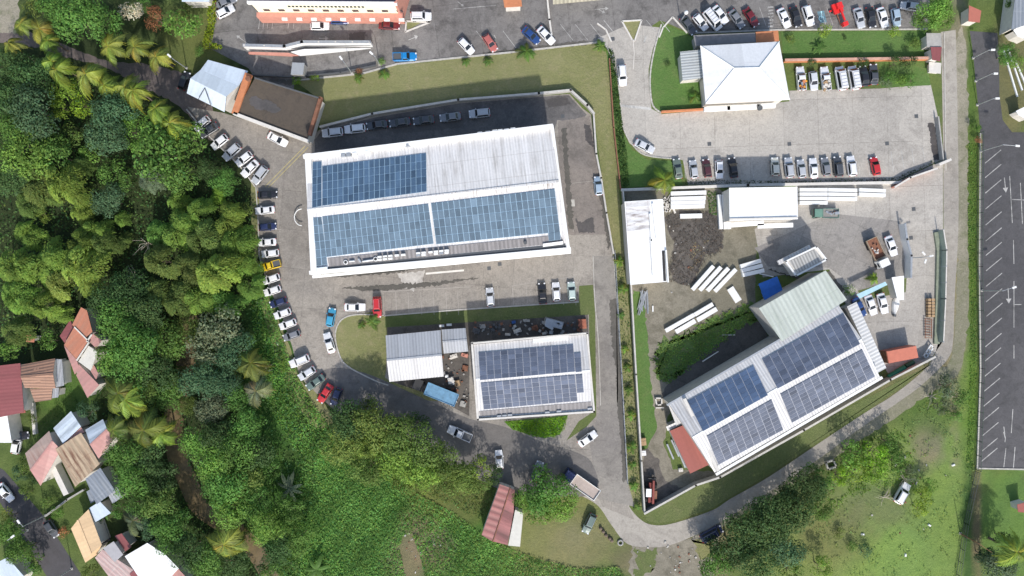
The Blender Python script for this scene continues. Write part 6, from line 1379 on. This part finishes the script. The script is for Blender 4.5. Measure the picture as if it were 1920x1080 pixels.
cover('vines','broad carpet of green vines at the bottom centre','vines',[(560,850),(640,850),(720,890),(780,920),(800,935),(850,960),(905,1000),(960,1030),(1020,1050),(1090,1066),(1160,1062),(1180,1100),(800,1100),(790,1050),(772,1000),(755,1005),(750,1030),(765,1100),(480,1100),(520,1000),(540,920)],26,.6,.34,(.15,.29,.068),seed=6)
cover('vines','rough olive undergrowth between the service road trees and the vines','undergrowth',[(640,800),(760,850),(870,890),(930,900),(925,950),(900,975),(850,950),(780,920),(700,880),(620,860)],14,.8,.32,(.13,.19,.05),seed=7)
cover('weeds','bright green weeds growing over the dirt behind the solar warehouse','weeds',rough_edge([(1226,650),(1262,638),(1300,620),(1350,590),(1400,570),(1424,580),(1422,600),(1375,625),(1325,665),(1288,695),(1250,720),(1228,706)],6,3.,2),26,.6,.3,(.15,.25,.06),seed=8,thresh=.3)
cover('weeds','scattered weeds and tall grass over the meadow','weeds',[(1420,1090),(1340,1100),(1500,900),(1560,850),(1680,790),(1760,740),(1820,700),(1826,880),(1790,1090)],7,.45,.3,(.18,.25,.08),seed=9,thresh=.6)
cover('weeds','lush bright grass on the upper meadow near the manhole','weeds',[(1560,860),(1600,830),(1680,800),(1720,850),(1700,900),(1600,930),(1560,960),(1540,920)],14,.4,.3,(.12,.22,.03),seed=10,thresh=.4)
cover('shrub_border','low lime green shrubs below the small workshop','shrubs',[(945,790),(1000,787),(1065,780),(1058,805),(1040,820),(1000,818),(962,805)],55,.8,.26,(.15,.3,.02),seed=11)
cover('grass_tufts','rough grass tufts along the green verge of the large lot','grass',[(1815,270),(1831,270),(1829,500),(1832,690),(1824,880),(1812,880),(1820,600),(1814,400)],22,.3,.25,(.1,.19,.035),seed=12)
cover('weeds','weeds along the edge of the shaded alley and east car park wall','weeds',[(1285,337),(1500,339),(1680,333),(1750,300),(1755,306),(1684,341),(1500,346),(1285,345)],24,.3,.24,(.05,.08,.03),seed=13)
cover('grass_tufts','tufts of grass on the palm strip beside the lane','grass',[(1152,480),(1180,480),(1204,950),(1190,945),(1176,860)],12,.25,.25,(.09,.15,.04),seed=14)
cover('grass_tufts','tufts of grass in the gardens of the lower left houses','grass',[(118,690),(150,760),(110,790),(80,850),(70,800),(100,760)],14,.3,.25,(.07,.15,.03),seed=15)
def hedge(label,poly,h,color,dens=80,seed=1):
    th_=cover('hedge',label,'hedge',poly,dens,h,.26,color,kind=None,seed=seed,mound=.6)
    return th_
cover('dead_brush','dark dead brush over the oily patch of the precast yard','brush',[(1245,400),(1330,395),(1358,430),(1352,475),(1322,490),(1296,540),(1250,525),(1262,460)],30,.35,.3,(.1,.085,.075),seed=16,thresh=.35,asp=.25)
cover('dry_grass','straw coloured dry grass in the middle of the precast yard','grass',[(1300,455),(1330,450),(1318,480),(1300,510),(1288,505),(1292,480)],22,.15,.25,(.42,.34,.2),seed=17,thresh=.4,asp=.3)
cover('weeds','green weeds between the white beams and the office building','weeds',[(1325,358),(1347,360),(1346,405),(1330,400)],40,.3,.26,(.1,.17,.05),seed=18)
hedge('tall yellow green hedge strip left of the top parking lot',[(392,-10),(409,-10),(408,40),(400,82),(420,88),(418,97),(384,93),(384,80),(394,40)],2.0,(.22,.28,.025),110,21)
hedge('dark green clipped hedge along the right edge of the dry lawn',[(1140,95),(1150,96),(1163,200),(1168,245),(1176,300),(1180,350),(1168,352),(1160,300),(1150,200)],1.1,(.05,.1,.025),60,22)
for o in bpy.data.objects:
    pass
# ------------------------------------------------------------------ light, world, camera
el=math.radians(40); az=Vector((.17,-1,0)).normalized()
sd=Vector((az.x*math.cos(el),az.y*math.cos(el),math.sin(el)))
L=bpy.data.lights.new('sun','SUN'); L.energy=3.25; L.angle=math.radians(1.4); L.color=(1,.955,.9)
so=bpy.data.objects.new('sun',L); col.objects.link(so); so.rotation_euler=(-sd).to_track_quat('-Z','Y').to_euler(); so.location=(0,0,100)
w=bpy.data.worlds.new('World'); sc.world=w; w.use_nodes=True; nt=w.node_tree
sk=nt.nodes.new('ShaderNodeTexSky'); sk.sky_type='NISHITA'; sk.sun_disc=False; sk.sun_elevation=el; sk.sun_rotation=math.atan2(sd.x,sd.y); sk.air_density=1.2; sk.dust_density=2.
bg=nt.nodes['Background']; nt.links.new(sk.outputs[0],bg.inputs[0]); bg.inputs[1].default_value=.15
cd=bpy.data.cameras.new('camera'); co=bpy.data.objects.new('camera',cd); col.objects.link(co); co.location=(0,0,H); co.rotation_euler=(0,0,0)
cd.sensor_width=36; cd.lens=36*H/(1920*S); cd.clip_end=4000; cd.clip_start=1; sc.camera=co
vs=sc.view_settings; vs.view_transform='Standard'; vs.look='None'; vs.gamma=1; vs.exposure=.3
